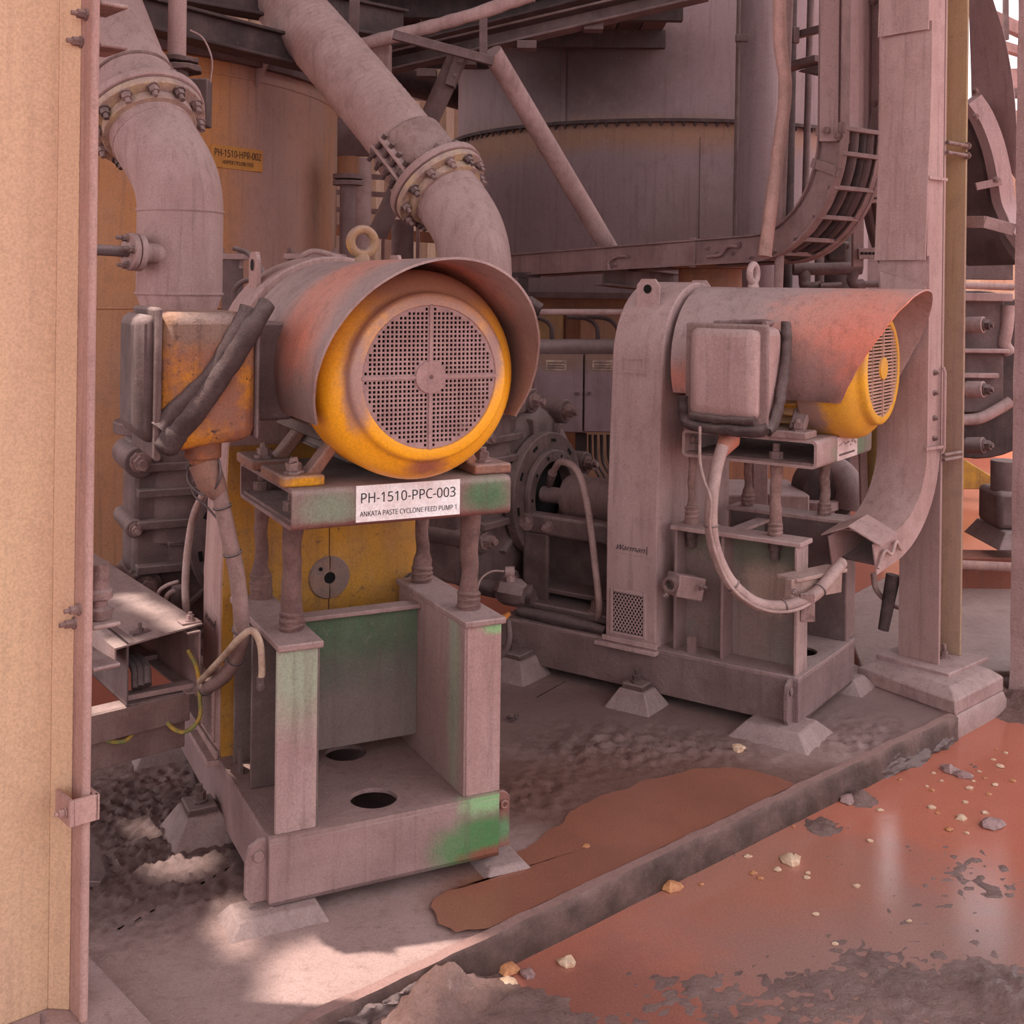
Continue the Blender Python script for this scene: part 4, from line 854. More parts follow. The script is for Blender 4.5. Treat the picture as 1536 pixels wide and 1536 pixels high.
# tank number plate
a, b = hit(317, 228), hit(391, 240); c = (a + b) / 2; nrm = V((c.x - HX, c.y - HY, 0)).normalized(); tx = V((-nrm.y, nrm.x, 0)); w_ = (b - a).dot(tx)
Mp = Matrix((( tx.x, 0, nrm.x, c.x + nrm.x * .012), (tx.y, 0, nrm.y, c.y + nrm.y * .012), (0, 1, 0, c.z - .012), (0, 0, 0, 1)))
mb = MB(); w2 = w_ / 2 + .005; hh = (hit(352, 222).z - hit(352, 256).z) / 2
mb.hexa([Mp @ V(q) for q in ((-w2, -hh, -.03), (w2, -hh, -.03), (w2, hh, -.03), (-w2, hh, -.03), (-w2, -hh, 0), (w2, -hh, 0), (w2, hh, 0), (-w2, hh, 0))])
pl = mb.build('number_plate', paint('hopper_plate', '#bf8440', '#b5783f', 6, grime=.1, dust=.1, bump=0), t, .002); pl['label'] = 'yellow-orange hopper number plate'
for txt, sz, dz, k in (('PH-1510-HPR-002', .062, hh * .35, .94), ('HOPPER CYCLONE FEED', .034, -hh * .45, .62)):
    o = lettering(txt, sz, paint('hopper_ink', '#3a2a2a', dust=0, bump=0, grime=0), t, Mp @ Matrix.Translation((0, dz, .002)), width=w_ * k); o.parent = pl; o.location = (0, 0, 0)

# ------------------------------------------------------------------ discharge pipes with flanged elbows and hoses
m_pipe = paint('dusty_pipe', '#b08b86', '#a17b75', 5, dust=.35, streak=.3, bump=.15)
m_flange = paint('dusty_flange', '#ae8a80', '#c2a482', 9, amount=.45, dust=.45, bump=.4)
m_hose = paint('dusty_hose', '#b8938d', '#aa847d', 6, dust=.35, bump=.2)
def discharge(name, lab, fr, fc, axd, zs, r, red, mpipe):
    b0 = fr @ V((.05, 1.5, 0)); t = thing(name, lab, 'pipe', None, (b0.x, b0.y, 1.12))
    axd = V(axd).normalized(); P0 = V((b0.x, b0.y, zs)); k = (fc - P0).length * .42; P1 = P0 + V((0, 0, k)); P2 = fc - axd * k; P3 = fc
    bz = [(P0 * (1 - s) ** 3 + P1 * 3 * s * (1 - s) ** 2 + P2 * 3 * s * s * (1 - s) + P3 * s ** 3) for s in [i / 20 for i in range(21)]]
    path = [V((b0.x, b0.y, 1.12)), V((b0.x, b0.y, red[0])), V((b0.x, b0.y, red[1]))] + bz; rr = [red[2], red[2], r] + [r] * 21
    mb = MB(); mb.tube(path, rr, 40, caps=False); el = mb.build('elbow', mpipe, t, 0, 60)
    mb = MB(); mb.torus((b0.x, b0.y, red[1]), (0, 0, 1), r, .006, 40, 6); el2 = mb.build('weld_seam', mpipe, el, 0, 60)
    mb = MB(); mb.torus((b0.x, b0.y, zs), (0, 0, 1), r, .006, 40, 6); mb.build('weld_seam', mpipe, el, 0, 60)
    d = (bz[17] - bz[16]).normalized(); mb = MB(); mb.torus(bz[17], d, r, .004, 40, 6); mb.build('weld_seam', mpipe, el, 0, 60)
    mb = MB(); mb.ringdisc(fc - axd * .0, axd, r - .005, r * 1.42, .030, 56); mb.ringdisc(fc - axd * .035, axd, r - .005, r * 1.14, .035, 48); f = mb.build('flange', m_flange, t, .003)
    mb = MB(); mb.ringdisc(fc + axd * .036, axd, r - .005, r * 1.48, .034, 56); f2 = mb.build('backing_flange', m_pipe, t, .004)
    u = axd.orthogonal().normalized(); w = axd.cross(u)
    for i in range(12):
        a = 2 * math.pi * (i + .35) / 12; q = fc + (u * math.cos(a) + w * math.sin(a)) * r * 1.27
        mb = MB(); mb.bolt(q, -axd, .018, .022, .022); mb.bolt(q + axd * .07, axd, .018, .022, .01); mb.rough(.004, 45, i); mb.build('flange_bolt', m_bolt if i % 3 else m_bolt2, f)
    return t
fcA = at(222, 188, 4.42)
pA = discharge('discharge_pipe', 'thick left discharge pipe with a bolted flange, in front of the hopper tank', FA, fcA, (-.42, .50, .76), 1.86, .153, (1.46, 1.56, .12), m_pipe)
axA = V((-.42, .50, .76)).normalized()
mb = MB(); e = fcA + axA * .07; mb.tube([e, e + axA * .10, e + axA * .22, e + axA * .23, e + axA * .9], [.155, .158, .160, .150, .150], 36, caps=False); mb.build('upper_pipe', m_pipe, pA)
mb = MB(); q0 = fcA + axA * .1 + V((.10, -.12, .02)); mb.torus(e + axA * .16, axA, .158, .008, 40, 8); mb.build('weld_seam', m_mudpale, pA)
# branch nozzle with flange
q = at(232, 380, 4.16); d = V((-.74, -.67, .03)).normalized()
mb = MB(); mb.cyl(q + d * -.06, q + d * .05, .036); nz_ = mb.build('branch_nozzle', m_pipe, pA)
mb = MB(); mb.ringdisc(q + d * .05, d, 0, .066, .022, 32); mb.ringdisc(q + d * .076, d, 0, .066, .022, 32); mb.build('branch_flange', m_pipe, pA, .003)
mb = MB(); mb.cyl(q + d * .09, q + d * .28, .019); mb.build('branch_stub', m_dark, pA)
u = d.orthogonal().normalized(); w = d.cross(u)
for i in range(4):
    a = math.pi / 2 * (i + .5); mb = MB(); mb.bolt(q + d * .098 + (u * math.cos(a) + w * math.sin(a)) * .048, d, .012, .016, .02); mb.rough(.003, 50, i); mb.build('branch_bolt', m_bolt, pA)

fcB = at(664, 286, 5.30); axB = V((-.56, .42, .70)).normalized()
pB = discharge('discharge_pipe', 'discharge pipe with flange and thick hose rising behind the yellow motor', FB, fcB, axB, 1.60, .158, (1.3, 1.42, .158), m_pipe)
e = fcB + axB * .07; hp = []; hr = []
n = 240; Lh = 2.6
for i in range(n + 1):
    s = Lh * i / n; p = e + axB * s + V((-.02, .0, -.10)) * s * s * .25; rr = .158 if s < .012 else .160; rr += .0022 * math.sin(s * 2 * math.pi / .03)
    hp.append(p); hr.append(rr)
mb = MB(); mb.tube(hp, hr, 44, caps=False); mb.build('rubber_hose', m_hose, pB, 0, 80)
mb = MB(); mb.tube([e + axB * .005, e + axB * .24], .178, 44); cl = mb.build('hose_clamp', paint('hose_clamp', '#b38e88', '#9c766f', 12, dust=.3, bump=.9, bscale=30), pB, .008)
side = V((-.62, -.75, .0)); side = (side - axB * side.dot(axB)).normalized(); oth = axB.cross(side).normalized()
for k in (-1, 1):
    mb = MB(); c0 = e + side * .172 + oth * k * .028; mb.bar(c0 + axB * .01, c0 + axB * .25, .016, .075, side); mb.rough(.003, 30, k); mb.build('clamp_bar', m_hose, cl, .003)
for i in range(4):
    c0 = e + side * .195 + axB * (.04 + .06 * i); mb = MB(); mb.tube([c0 + oth * .06, c0 - oth * .06], .012, 8); mb.bolt(c0 - oth * .04, -oth, .018, .02, .03); mb.rough(.004, 45, i); mb.build('clamp_bolt', m_bolt2, cl)

# ------------------------------------------------------------------ big grey tank at the rear
TXc, TYc, TR = 1.17, 9.5, 1.63
zring = 1.6 + 252 / F * (TYc - TR) ; zlow = 1.6 - 12 / F * (TYc - TR)
m_tank = paint('tank_paint_and_shadow', '#94797b', '#866c6e', 1.4, dust=.15, streak=.4, bump=.1, soft=.3, speck=.2, speckcol='#6a5050', spots=(('#5a4242', (TXc - .72, TYc - 1.45, zring + .38), (.55, .5, .30), .8, 3), ('#94705c', (TXc - .1, TYc - 1.6, zring - .08), (1.5, .7, .09), .9, 6), ('#94705c', (TXc - 1.3, TYc - .9, zring - .10), (.5, .7, .12), .9, 6), ('#7a5f5c', (TXc + .1, TYc - 1.6, 1.9), (.35, .5, .35), .8, 4)))  # darkest spot above the ring paints in the overhead beams' soft shadow
t = thing('storage_tank', 'large grey-mauve tank with a bolted ring joint at the rear centre', 'tank', None, (TXc, TYc, -.1))
mb = MB(); mb.lathe((TXc, TYc, 0), (0, 0, 1), [(zlow, TR), (zring, TR), (zring, TR - .01), (5.2, TR - .01)], 96); mb.build('shell', m_tank, t)
mb = MB(); mb.ringdisc((TXc, TYc, zring - .012), (0, 0, 1), TR - .03, TR + .055, .022, 96); mb.build('ring_joint', m_black, t)
for i in range(70):
    a = R(180 + 180 * (i + .5) / 70); mb = MB(); mb.bolt((TXc + (TR + .03) * math.cos(a), TYc + (TR + .03) * math.sin(a), zring - .012), (0, 0, -1), .012, .016, .008); mb.build('ring_bolt', m_black, t)
mb = MB(); mb.ringdisc((TXc, TYc, zlow - .02), (0, 0, 1), TR - .05, TR + .06, .04, 96); mb.build('bottom_flange', m_dark, t)
m_skirt = paint('tank_skirt', '#a06a4a', '#8a5c48', 3, dust=.2, streak=.3)
mb = MB(); mb.lathe((TXc, TYc, -.1), (0, 0, 1), [(0, TR - .12), (zlow + .08, TR - .12)], 72); mb.build('skirt', m_skirt, t)
for px, c_ in ((817, '#b8935c'), (905, '#a0765f'), (1000, '#8a6458')):
    h = hit(px, 520, TXc, TYc, TR - .1); d = V((h.x - TXc, h.y - TYc, 0)).normalized(); s_ = V((-d.y, d.x, 0)) * .16
    mb = MB(); mb.prism([h - s_ + V((0, 0, -1.2)), h + s_ + V((0, 0, -1.2)), h + s_ + V((0, 0, .25)), h - s_ + V((0, 0, .25))], d * .02); mb.build('skirt_panel', paint('skirt_panel', c_, '#9c7a62', 4, dust=.1, streak=.3), t)
mb = MB(); a = hit(1050, 205, TXc, TYc, TR); d = V((a.x - TXc, a.y - TYc, 0)).normalized(); s_ = V((-d.y, d.x, 0))
mb.prism([a + d * .006 + V((0, 0, 0)), a + d * .006 + s_ * .35, a + d * .006 + s_ * .35 + V((0, 0, -1)), a + d * .006 + V((0, 0, -1))], d * -.05); mb.build('patch_plate', m_tank, t, .004)
mb = MB(); a = hit(845, 150, TXc, TYc, TR); mb.bar(a + V((0, -.004, -.3)), a + V((0, -.004, 1.6)), .03, .012, (0, 1, 0)); mb.build('weld_seam', m_tank, t)

# ------------------------------------------------------------------ braces and gantry beams overhead
def pole(name, a, b, r, m, lab, cat='pipe', n=18, r1=None):
    mb = MB(); mb.tube([V(a), V(b)], [r, r1 or r], n); return solo(mb, name, m, lab, cat)
def beam(name, a, b, h, w_, m, lab, cat='beam', kind='C'):
    a, b = V(a), V(b); t = (b - a).normalized(); sd_ = t.cross(V((0, 0, 1))).normalized(); up = sd_.cross(t); mb = MB()
    mb.bar(a, b, .012, h) if kind == 'C' else mb.bar(a, b, .012, h)
    off = sd_ * (w_ / 2) if kind == 'C' else V()
    for k in (-1, 1): mb.bar(a + up * k * (h / 2 - .006) + off, b + up * k * (h / 2 - .006) + off, w_, .012)
    return solo(mb, name, m, lab, cat, bevel=.002)
pole('brace_pole', at(738, 78, 6.0), at(914, 374, 6.75), .053, m_dust, 'long pale diagonal brace pole in front of the grey tank')
pole('brace_pole', at(688, 82, 6.0), at(566, 352, 6.2), .052, m_dark, 'dark diagonal brace pole passing behind the thick hose')
mb = MB(); a = at(690, 85, 5.98); b = at(675, 130, 5.98)
mb.bar(a, b, .05, .09, (0, 1, 0)); 
for k in (.25, .7): mb.bolt(a.lerp(b, k) + V((.012, -.03, 0)), (0, -1, 0), .014, .014, .008)
solo(mb, 'brace_cleat', m_dark, 'bolted cleat at the top of the dark brace pole', 'bracket', bevel=.003)
beam('gantry_beam', at(545, 108, 6.3), at(1060, -12, 6.0), .10, .12, m_dark, 'lower gantry channel beam sloping up over the grey tank')
beam('gantry_beam', at(560, 72, 6.9), at(1010, -40, 6.6), .09, .1, m_black, 'upper gantry beam just above the lumpy overhead pipe')
mb = MB(); mb.tube(curve([at(500, 78, 5.9), at(600, 52, 5.9), at(700, 25, 5.85), at(800, -8, 5.8)]), .034, 14); mb.rough(.006, 22, 3); solo(mb, 'overhead_pipe', m_dust, 'lumpy dust-caked pipe running along the gantry', 'pipe', smooth=60)
mb = MB(); mb.tube([at(440, 15, 6.4), at(700, -50, 6.4)], .05, 14); solo(mb, 'overhead_pipe', m_dust, 'smooth overhead pipe crossing above the thick hose top', 'pipe')
mb = MB(); mb.bar(at(590, 52, 5.75), at(740, 92, 5.8), .035, .045); solo(mb, 'angle_strut', m_dark, 'dark angle strut under the lumpy overhead pipe', 'strut', bevel=.002)
mb = MB(); mb.bar(at(532, -5, 5.9), at(530, 62, 5.9), .05, .02, (0, 1, 0)); solo(mb, 'hanger_plate', m_dark, 'flat hanger beside the thick hose under the platform', 'hanger', bevel=.002)
mb = MB(); mb.bar(at(725, 12, 5.85), at(725, 92, 5.85), .04, .04, (0, 1, 0)); solo(mb, 'hanger_post', m_dark, 'short post joining gantry beams over the brace poles', 'hanger', bevel=.002)
mb = MB(); a = at(555, 85, 6.0); mb.box(a.x - .10, a.x + .10, a.y, a.y + .12, a.z - .10, a.z + .08); solo(mb, 'junction_box', m_dust, 'small box at the left end of the gantry', 'box', bevel=.006)
mb = MB(); q = [at(545, 95, 5.85), at(735, 95, 5.85), at(700, 105, 5.85), at(560, 118, 5.85)]
for i, (px, py) in enumerate(((700, 78), (790, 53), (890, 25), (640, 95))):
    a = at(px, py + 12, 6.05); mb = MB(); mb.box(a.x - .05, a.x + .05, a.y - .03, a.y + .06, a.z - .03, a.z + .01); solo(mb, 'beam_clip', m_dark, 'small clip under the lower gantry beam, %s from the brace poles' % ('at the cleat', 'first', 'second', 'nearest the hose side')[i], 'clip', bevel=.002)
# platform floor above
t = thing('overhead_platform', 'dark underside of a platform above the gantry, top centre', 'platform', None, tuple(at(690, 20, 7.4)))
z = at(690, 20, 7.4).z
for i in range(14):
    x0 = -1.25 + i * .16; mb = MB(); mb.box(x0, x0 + .15, 6.7, 9.0, z, z + .03); mb.build('deck_plank', m_dark if i % 3 else m_black, t, .003)
for y in (7.0, 7.8, 8.6):
    mb = MB(); mb.box(-1.25, 1.0, y, y + .06, z - .12, z); mb.build('joist', m_black, t, .003)
# walkway beams over the hopper
for i, (a, b, h, lab) in enumerate(((at(120, -2, 5.0), at(560, 108, 6.2), .13, 'dark walkway beam lying across the hopper rim'), (at(150, -45, 5.2), at(600, 40, 6.6), .16, 'grimy upper walkway beam above the hopper tank'))):
    mb = MB(); mb.bar(a, b, .06, h); mb.bar(a + V((0, 0, h / 2)), b + V((0, 0, h / 2)), .14, .015); mb.bar(a - V((0, 0, h / 2)), b - V((0, 0, h / 2)), .14, .015); solo(mb, 'walkway_beam', m_black, lab, 'beam', bevel=.003)
a = at(265, 95, 4.9); t = thing('drop_pipe', 'slim vertical pipe with a flange in front of the hopper rim', 'pipe', None, tuple(a - V((0, 0, .1))))
mb = MB(); mb.cyl(a, a + V((0, 0, .9)), .038); mb.build('pipe', m_pipe, t)
mb = MB(); mb.ringdisc(a - V((0, 0, .0)), (0, 0, 1), 0, .09, .022, 28); mb.ringdisc(a - V((0, 0, .035)), (0, 0, 1), 0, .10, .022, 28); mb.rough(.007, 25, 3); mb.build('flange', m_bolt2, t, .003)
mb = MB(); mb.cyl(a - V((0, 0, .25)), a - V((0, 0, .03)), .05); mb.box(a.x - .02, a.x + .13, a.y, a.y + .08, a.z - .26, a.z - .06); mb.build('valve_body', m_dark, t, .006)
cable([at(285, 45, 4.95), at(305, 58, 4.95), at(318, 90, 4.95), at(315, 125, 4.95)], .004, m_dust, 'thin_wire', 'thin wire curling beside the slim vertical pipe', 8)
# clamps and posts seen over the motors' tops
for px, w_, lab in ((470, 90, 'clamped joint with bolts behind the yellow motor hood, left of the eye bolt'), (345, 40, 'small bolted joint behind the left discharge pipe')):
    a = at(px, 385, 5.0); t = thing('bolted_joint', lab, 'fitting', None, tuple(a)); k = w_ / F * 5.0 / 2
    mb = MB(); mb.box(a.x - k, a.x + k, a.y, a.y + .10, a.z - .012, a.z + .012); mb.build('clamp_plate', m_dust, t, .003)
    mb = MB(); mb.cyl(a + V((0, .05, -.9)), a + V((0, .05, -.012)), k * .8); mb.build('pipe_end', m_dark, t)
    for s_ in (-.8, .7):
        mb = MB(); mb.cyl(a + V((k * s_, .03, -.05)), a + V((k * s_, .03, .04)), .011); mb.bolt(a + V((k * s_, .03, .012)), (0, 0, 1), .016, .016, 0); mb.build('joint_bolt', m_bolt, t)
for pts, lab in ((((350, 372, 4.9), (372, 380, 4.9), (390, 400, 4.85), (402, 425, 4.8)), 'dark hose arching from the bolted joint to the motor guard'), (((352, 465, 4.9), (352, 435, 4.88), (370, 420, 4.86), (392, 422, 4.84), (402, 432, 4.8)), 'dark hose curling just above the yellow terminal box')):
    cable([at(*p) for p in pts], .011, m_dark, 'hydraulic_hose', lab)
cable([at(440, 402, 4.9), at(452, 385, 4.85), at(475, 377, 4.85), at(520, 390, 4.85)], .012, m_dust, 'hydraulic_hose', 'dusty hose bent over the clamped joint behind the hood')

# things glimpsed between the two tanks
m_mid = paint('mid_steel', '#8a6c6a', '#7a5c5a', 5, dust=.3)
t = thing('flanged_post', 'slim pipe with a bolted flange just right of the hopper tank', 'pipe', None, tuple(at(522, 560, 6.6)))
a = at(522, 400, 6.6); b = at(522, 278, 6.6); mb = MB(); mb.cyl(V((a.x, a.y, -.1)), b, .045); mb.build('pipe', m_mid, t)
mb = MB(); mb.ringdisc(b, (0, 0, 1), 0, .085, .025, 24); mb.ringdisc(b + V((0, 0, .035)), (0, 0, 1), 0, .085, .025, 24); mb.build('flange', m_mid, t)
mb = MB(); mb.cyl(b + V((0, 0, .05)), b + V((0, 0, .16)), .06); mb.build('cap', m_skirt, t)
pole('stand_pipe', V((at(539, 400, 7.2).x, 7.2, -.1)), at(539, 238, 7.2), .075, m_dust, 'thick grey standing pipe right of the hopper tank')
pole('stand_pipe', V((at(606, 390, 9).x, 9, -.1)), at(604, 330, 9), .085, m_mid, 'dark standing pipe seen beneath the hose flange')
pole('cross_pipe', at(560, 108, 9.4), at(740, 160, 10.4), .11, m_black, 'dark cross pipe behind the hose and brace pole')
mb = MB(); a, b = at(500, 175, 8.5), at(575, 235, 8.5); mb.box(a.x, b.x, a.y, a.y + .03, b.z, a.z); solo(mb, 'air_duct', m_mid, 'brown panel behind the hose, right of the hopper', 'panel', bevel=.005)
mb = MB(); a, b = at(590, 150, 10.0), at(690, 20, 10.0); mb.box(a.x, b.x, a.y, a.y + .03, a.z, b.z); solo(mb, 'cream_panel', m_wall, 'cream panel glimpsed under the gantry', 'panel', bevel=.005)
mb = MB(); a = at(505, 345, 11); b = at(690, 360, 11); mb.bar(a, b, .06, .10); solo(mb, 'far_rail', m_skirt, 'rusty far rail between the two tanks, below the hose', 'rail', bevel=.004)
for i, (px, y0, y1) in enumerate(((616, 320, 395), (627, 330, 395), (575, 330, 395))):
    a, b = at(px, y1, 10), at(px, y0, 10); mb = MB(); mb.bar(V((a.x, a.y, -.1)), b, .03, .03, (0, 1, 0)); solo(mb, 'thin_rod', m_dust, ('thin rod left of the bright gap below the hose flange', 'thin rod close beside the bright gap below the hose flange', 'thin rod near the eye bolt between the tanks')[i], 'rod')
t = thing('far_truss', 'far steel truss glimpsed between the two tanks', 'truss', None, tuple(at(555, 560, 11.5)))
for i in range(4):
    a, b = at(500, 262 + i * 26, 11.5), at(610, 268 + i * 26, 11.5); mb = MB(); mb.bar(a, b, .04, .05); mb.build('truss_bar', m_mid, t)
for px in (500, 610):
    a = at(px, 262, 11.52); mb = MB(); mb.bar(V((a.x, a.y, -.1)), a, .06, .06, (0, 1, 0)); mb.build('truss_post', m_mid, t)

# ------------------------------------------------------------------ enclosures and pipes below the grey tank
for x0, x1, lab in ((800, 874.5, 'grey control box with a small plate, the left of two'), (876.5, 960, 'grey control box beside the pale belt guard, the right of two')):
    Y = 6.2; a, b = at(x0, 538, Y), at(x1, 650, Y); t = thing('control_box', lab, 'enclosure', None, (a.x, Y, b.z)); k = .03
    mb = MB(); mb.box(a.x, b.x, Y + .02, Y + .22, b.z, a.z + .05); mb.build('case', m_mid, t, .006)
    mb = MB(); mb.box(a.x + .004, b.x - .004, Y, Y + .018, b.z + .005, a.z + .045); mb.build('door', paint('box_door', '#93757a', '#866a6c', 4, dust=.1, bump=.1, spots=(('#8a6858', (a.x + .1, Y, a.z), (.2, .1, .06), .7, 8),)), t, .004)
    cx = (a.x + b.x) / 2 + .0; mb = MB(); p = at(834 if x0 < 850 else 904, 548, Y - .003); mb.box(p.x - .055, p.x + .055, Y - .004, Y, p.z - .028, p.z + .028); mb.build('label_plate', paint('box_plate', '#b79a86', '#8f7468', 20, dust=.1), t, .002)
    for dz in (.013, -.002, -.014):
        mb = MB(); mb.box(p.x - .045, p.x + .045, Y - .0048, Y - .0038, p.z + dz - .003, p.z + dz + .003); mb.build('print_line', m_dark, t)
    mb = MB(); p = at(866 if x0 < 850 else 884, 590, Y); mb.cyl((p.x, Y, p.z), (p.x, Y - .015, p.z), .010); mb.build('door_lock', m_dark, t)
pole('horizontal_pipe', at(775, 524, 6.25), at(960, 524, 6.25), .055, m_dark, 'thick horizontal pipe along the tops of the control boxes')
pole('thin_pipe', at(765, 468, 6.0), at(960, 468, 6.2), .016, m_dust, 'thin pipe running level just under the grey tank')
mb = MB(); a = at(795, 458, 6.0); mb.tube([a - V((.06, 0, 0)), a, a + V((.05, 0, -.02))], [.03, .05, .03], 12); mb.rough(.012, 25, 1); solo(mb, 'caked_valve', m_mudcake, 'mud-caked valve beside the yellow motor hood edge', 'valve', smooth=60)
for i, (px, y1, lab) in enumerate(((826, 512, 'dark hose bend left above the control boxes'), (895, 512, 'dark hose bend right above the control boxes'), (925, 500, 'dark hose bend beside the pale belt guard top'))):
    cable([at(px - 45, 475, 6.25), at(px - 15, 478, 6.25), at(px, 490, 6.25), at(px + 2, y1 + 4, 6.25)], .012, m_black, 'hose_bend', lab)
for i, px in enumerate((885, 893, 902, 912)):
    cable([at(px, 652, 6.35), at(px + 2, 690, 6.35), at(px + 14, 715, 6.3), at(px + 20, 740, 6.3)], .009, m_rubber, 'hanging_cable', ('first cable hanging under the right control box', 'second cable hanging under the right control box', 'third cable hanging under the right control box', 'last hanging cable, beside the pale belt guard')[i], 8)
mb = MB(); a = at(872, 650, 6.35); mb.box(a.x - .03, a.x + .03, 6.33, 6.39, -.1, a.z); solo(mb, 'box_stand', m_black, 'dark post under the control boxes', 'post', bevel=.003)
# supports under the ladder tray
mb = MB(); a = at(905, 412, 6.55); b = at(1010, 425, 7.1); mb.bar(a, b, .012, .11); mb.bar(a + V((0, 0, .055)), b + V((0, 0, .055)), .12, .012); mb.bar(a - V((0, 0, .055)), b - V((0, 0, .055)), .12, .012); solo(mb, 'support_beam', m_dark, 'stub I-beam under the long tray, left of the rusty bracket', 'beam', bevel=.002)
mb = MB(); a = at(1065, 425, 6.4); mb.cyl(a - V((0, 0, .10)), a + V((0, 0, .08)), .17, n=32); mb.bar(a + V((-.2, -.05, .09)), a + V((.22, -.05, .09)), .3, .02); solo(mb, 'rusty_drum', m_skirt, 'rusty drum-like bracket under the tray bend', 'bracket', bevel=.004)
mb = MB(); a = at(785, 425, 7.05); mb.bar(V((a.x, a.y, -.1)), a + V((0, 0, .05)), .06, .06, (0, 1, 0)); mb.bar(a + V((-.08, 0, .05)), a + V((.10, 0, .05)), .08, .03); solo(mb, 'tray_post', m_black, 'dark tray post right beside the yellow motor hood', 'post', bevel=.002)
# ------------------------------------------------------------------ steel column on the plinth at the right
cc = at(1378, 990, 4.70); 
FC = Matrix.Translation((ground(1347, 985, .09).x, ground(1347, 985, .09).y, 0)) @ Matrix.Rotation(math.atan2(KD.y, KD.x), 4, 'Z')
# local x along the kerb (away to the right), local y in from it; flange face spans y -.18..0
t = thing('steel_column', 'dusty H-section steel column standing on the plinth at the right', 'column', FC, (.09, -.09, .085))
m_col = paint('right_column', '#b38c86', '#a67f78', 3, dust=.1, streak=.2, bump=.15, soft=.25, speck=.15, speckcol='#80605a')
mb = MB(); mb.box(0, .014, -.178, 0, .10, 4.2); mb.build('flange', m_col, t, .002)
mb = MB(); mb.box(.176, .19, -.178, 0, .10, 4.2); mb.build('flange', paint('right_column_back', '#b0946a', '#a8837a', 2.5, dust=.1, streak=.12, soft=.25, amount=.45), t, .002)
mb = MB(); mb.box(.014, .176, -.094, -.084, .10, 4.2); mb.build('web', paint('right_column_web', '#b5914f', '#b08a70', 2, dust=.1, streak=.15, soft=.3, spots=(('#a67f78', (.1, -.09, .5), (.3, .3, 1.0), .6, 5),)), t, .002)
mb = MB(); mb.box(-.07, .26, -.26, .06, .082, .10); mb.build('base_plate', m_dust, t, .004)
for x, y in ((.10, -.15), (.10, -.03)):
    mb = MB(); mb.bolt((x, y, .10), (0, 0, 1), .016, .022, .03); mb.build('anchor_bolt', m_bolt, t)
for z in (2.20, 2.16):
    mb = MB(); mb.tube([(.0, -.19, z), (.16, -.19, z)], .008, 8); mb.bolt((.16, -.19, z), (1, 0, 0), .012, .014, .006); mb.build('clamp_rod', m_bolt, t)
for z in (.945, .925):
    mb = MB(); mb.tube([(.0, -.19, z), (.14, -.19, z)], .007, 8); mb.build('clamp_rod', m_bolt, t)

# ------------------------------------------------------------------ cover-topped cable tray coming down that column and bending out to the motor
def tw(s, n, z): return FC @ V((s, n, z))
bend = []
sv = -.10; zc_ = .93; rb = .36                                 # centre line: down the column, quarter bend, out along the kerb direction
zc_ = .98
path = [(sv, 3.6), (sv, 2.6), (sv, 1.6), (sv, zc_)] + [(sv - rb + rb * math.cos(R(a)), zc_ - rb * math.sin(R(a))) for a in range(6, 80, 6)] 
ex, ez = path[-1]; tx, tz = math.cos(R(168)), -math.sin(R(12))
path += [(ex - .06, ez - .012), (ex - .125, ez - .028)]
PT = [tw(s, 0, z) for s, z in path]
n0, n1 = -.195, -.0
inn = -.055; out = .055
t = thing('cable_tray', 'roof-topped cable tray descending the right column and curving towards the dusty motor', 'cable tray', None, tuple(PT[-1] - V((0, 0, .08))))
sideN = ND
def prof(x0, x1, y0, y1): return [(x0, y0), (x1, y0), (x1, y1), (x0, y1)]
m_tray = paint('tray_b', '#b68f89', '#a98079', 5, dust=.25, streak=.4, bump=.2)
mb = MB(); mb.sweep(PT, prof(n0, n0 + .006, -.06, .06), sideN); mb.build('side_rail', m_tray, t, 0, 50)
mb = MB(); mb.sweep(PT, prof(n1 - .006, n1, -.06, .06), sideN); mb.build('side_rail', m_tray, t, 0, 50)
# which way is the cover? the sweep normal is b x t
tt = (PT[1] - PT[0]).normalized(); nn = sideN.cross(tt); face = 1 if nn.dot(-KD) > 0 else -1
k = .062 * face
P1 = PT[:4]; P2 = PT[3:]
def cover(pts, name, peak, over=.012):
    mb = MB(); c = (n0 + n1) / 2
    q = [(n0 - over, k), (c, k + peak * face), (n1 + over, k), (n1 + over, k - .006 * face), (c, k + (peak - .006) * face), (n0 - over, k - .006 * face)]
    if face < 0: q = q[::-1]
    mb.sweep(pts, q, sideN); return mb.build(name, m_tray, t, 0, 30)
def lap(za, zb2, lift): return [tw(sv - .002, 0, za), tw(sv - .006, 0, za * .6 + zb2 * .4), tw(sv - lift, 0, zb2)]
cover(lap(3.6, 2.62, .03), 'tray_cover', .004); cover(lap(2.66, 1.72, .035), 'tray_cover', .010); cover([tw(sv, 0, 1.74), tw(sv, 0, 1.3)] + PT[3:-1], 'tray_cover', .012); cover(PT[-3:], 'peaked_end_cover', .055, .03)
mb = MB(); mb.sweep(PT[:-1], prof(n0 + .006, n1 - .006, -.058 * face, -.05 * face), sideN); mb.build('tray_floor', m_dark, t, 0, 50)
mb = MB(); a = tw(sv - .075, n0 - .004, 1.62); mb.prism([a, tw(sv - .075, n1, 1.68), tw(sv - .10, n1 - .02, 1.60), tw(sv - .085, n0 + .02, 1.46)], KD * .012); mb.build('folded_flap', m_tray, t)
for z in (2.04, .98):
    mb = MB(); mb.box(sv - .08, sv + .06, n0 - .02, n0 - .012, z, z + .012); mb.v = [FC @ p for p in mb.v]; mb.build('strap', m_tray, t)
for z in (1.28, 1.20, 1.10, 1.02):
    mb = MB(); mb.bolt(tw(sv + .01, n0, z), -ND, .009, .010, .006); mb.build('rail_bolt', m_bolt, t)
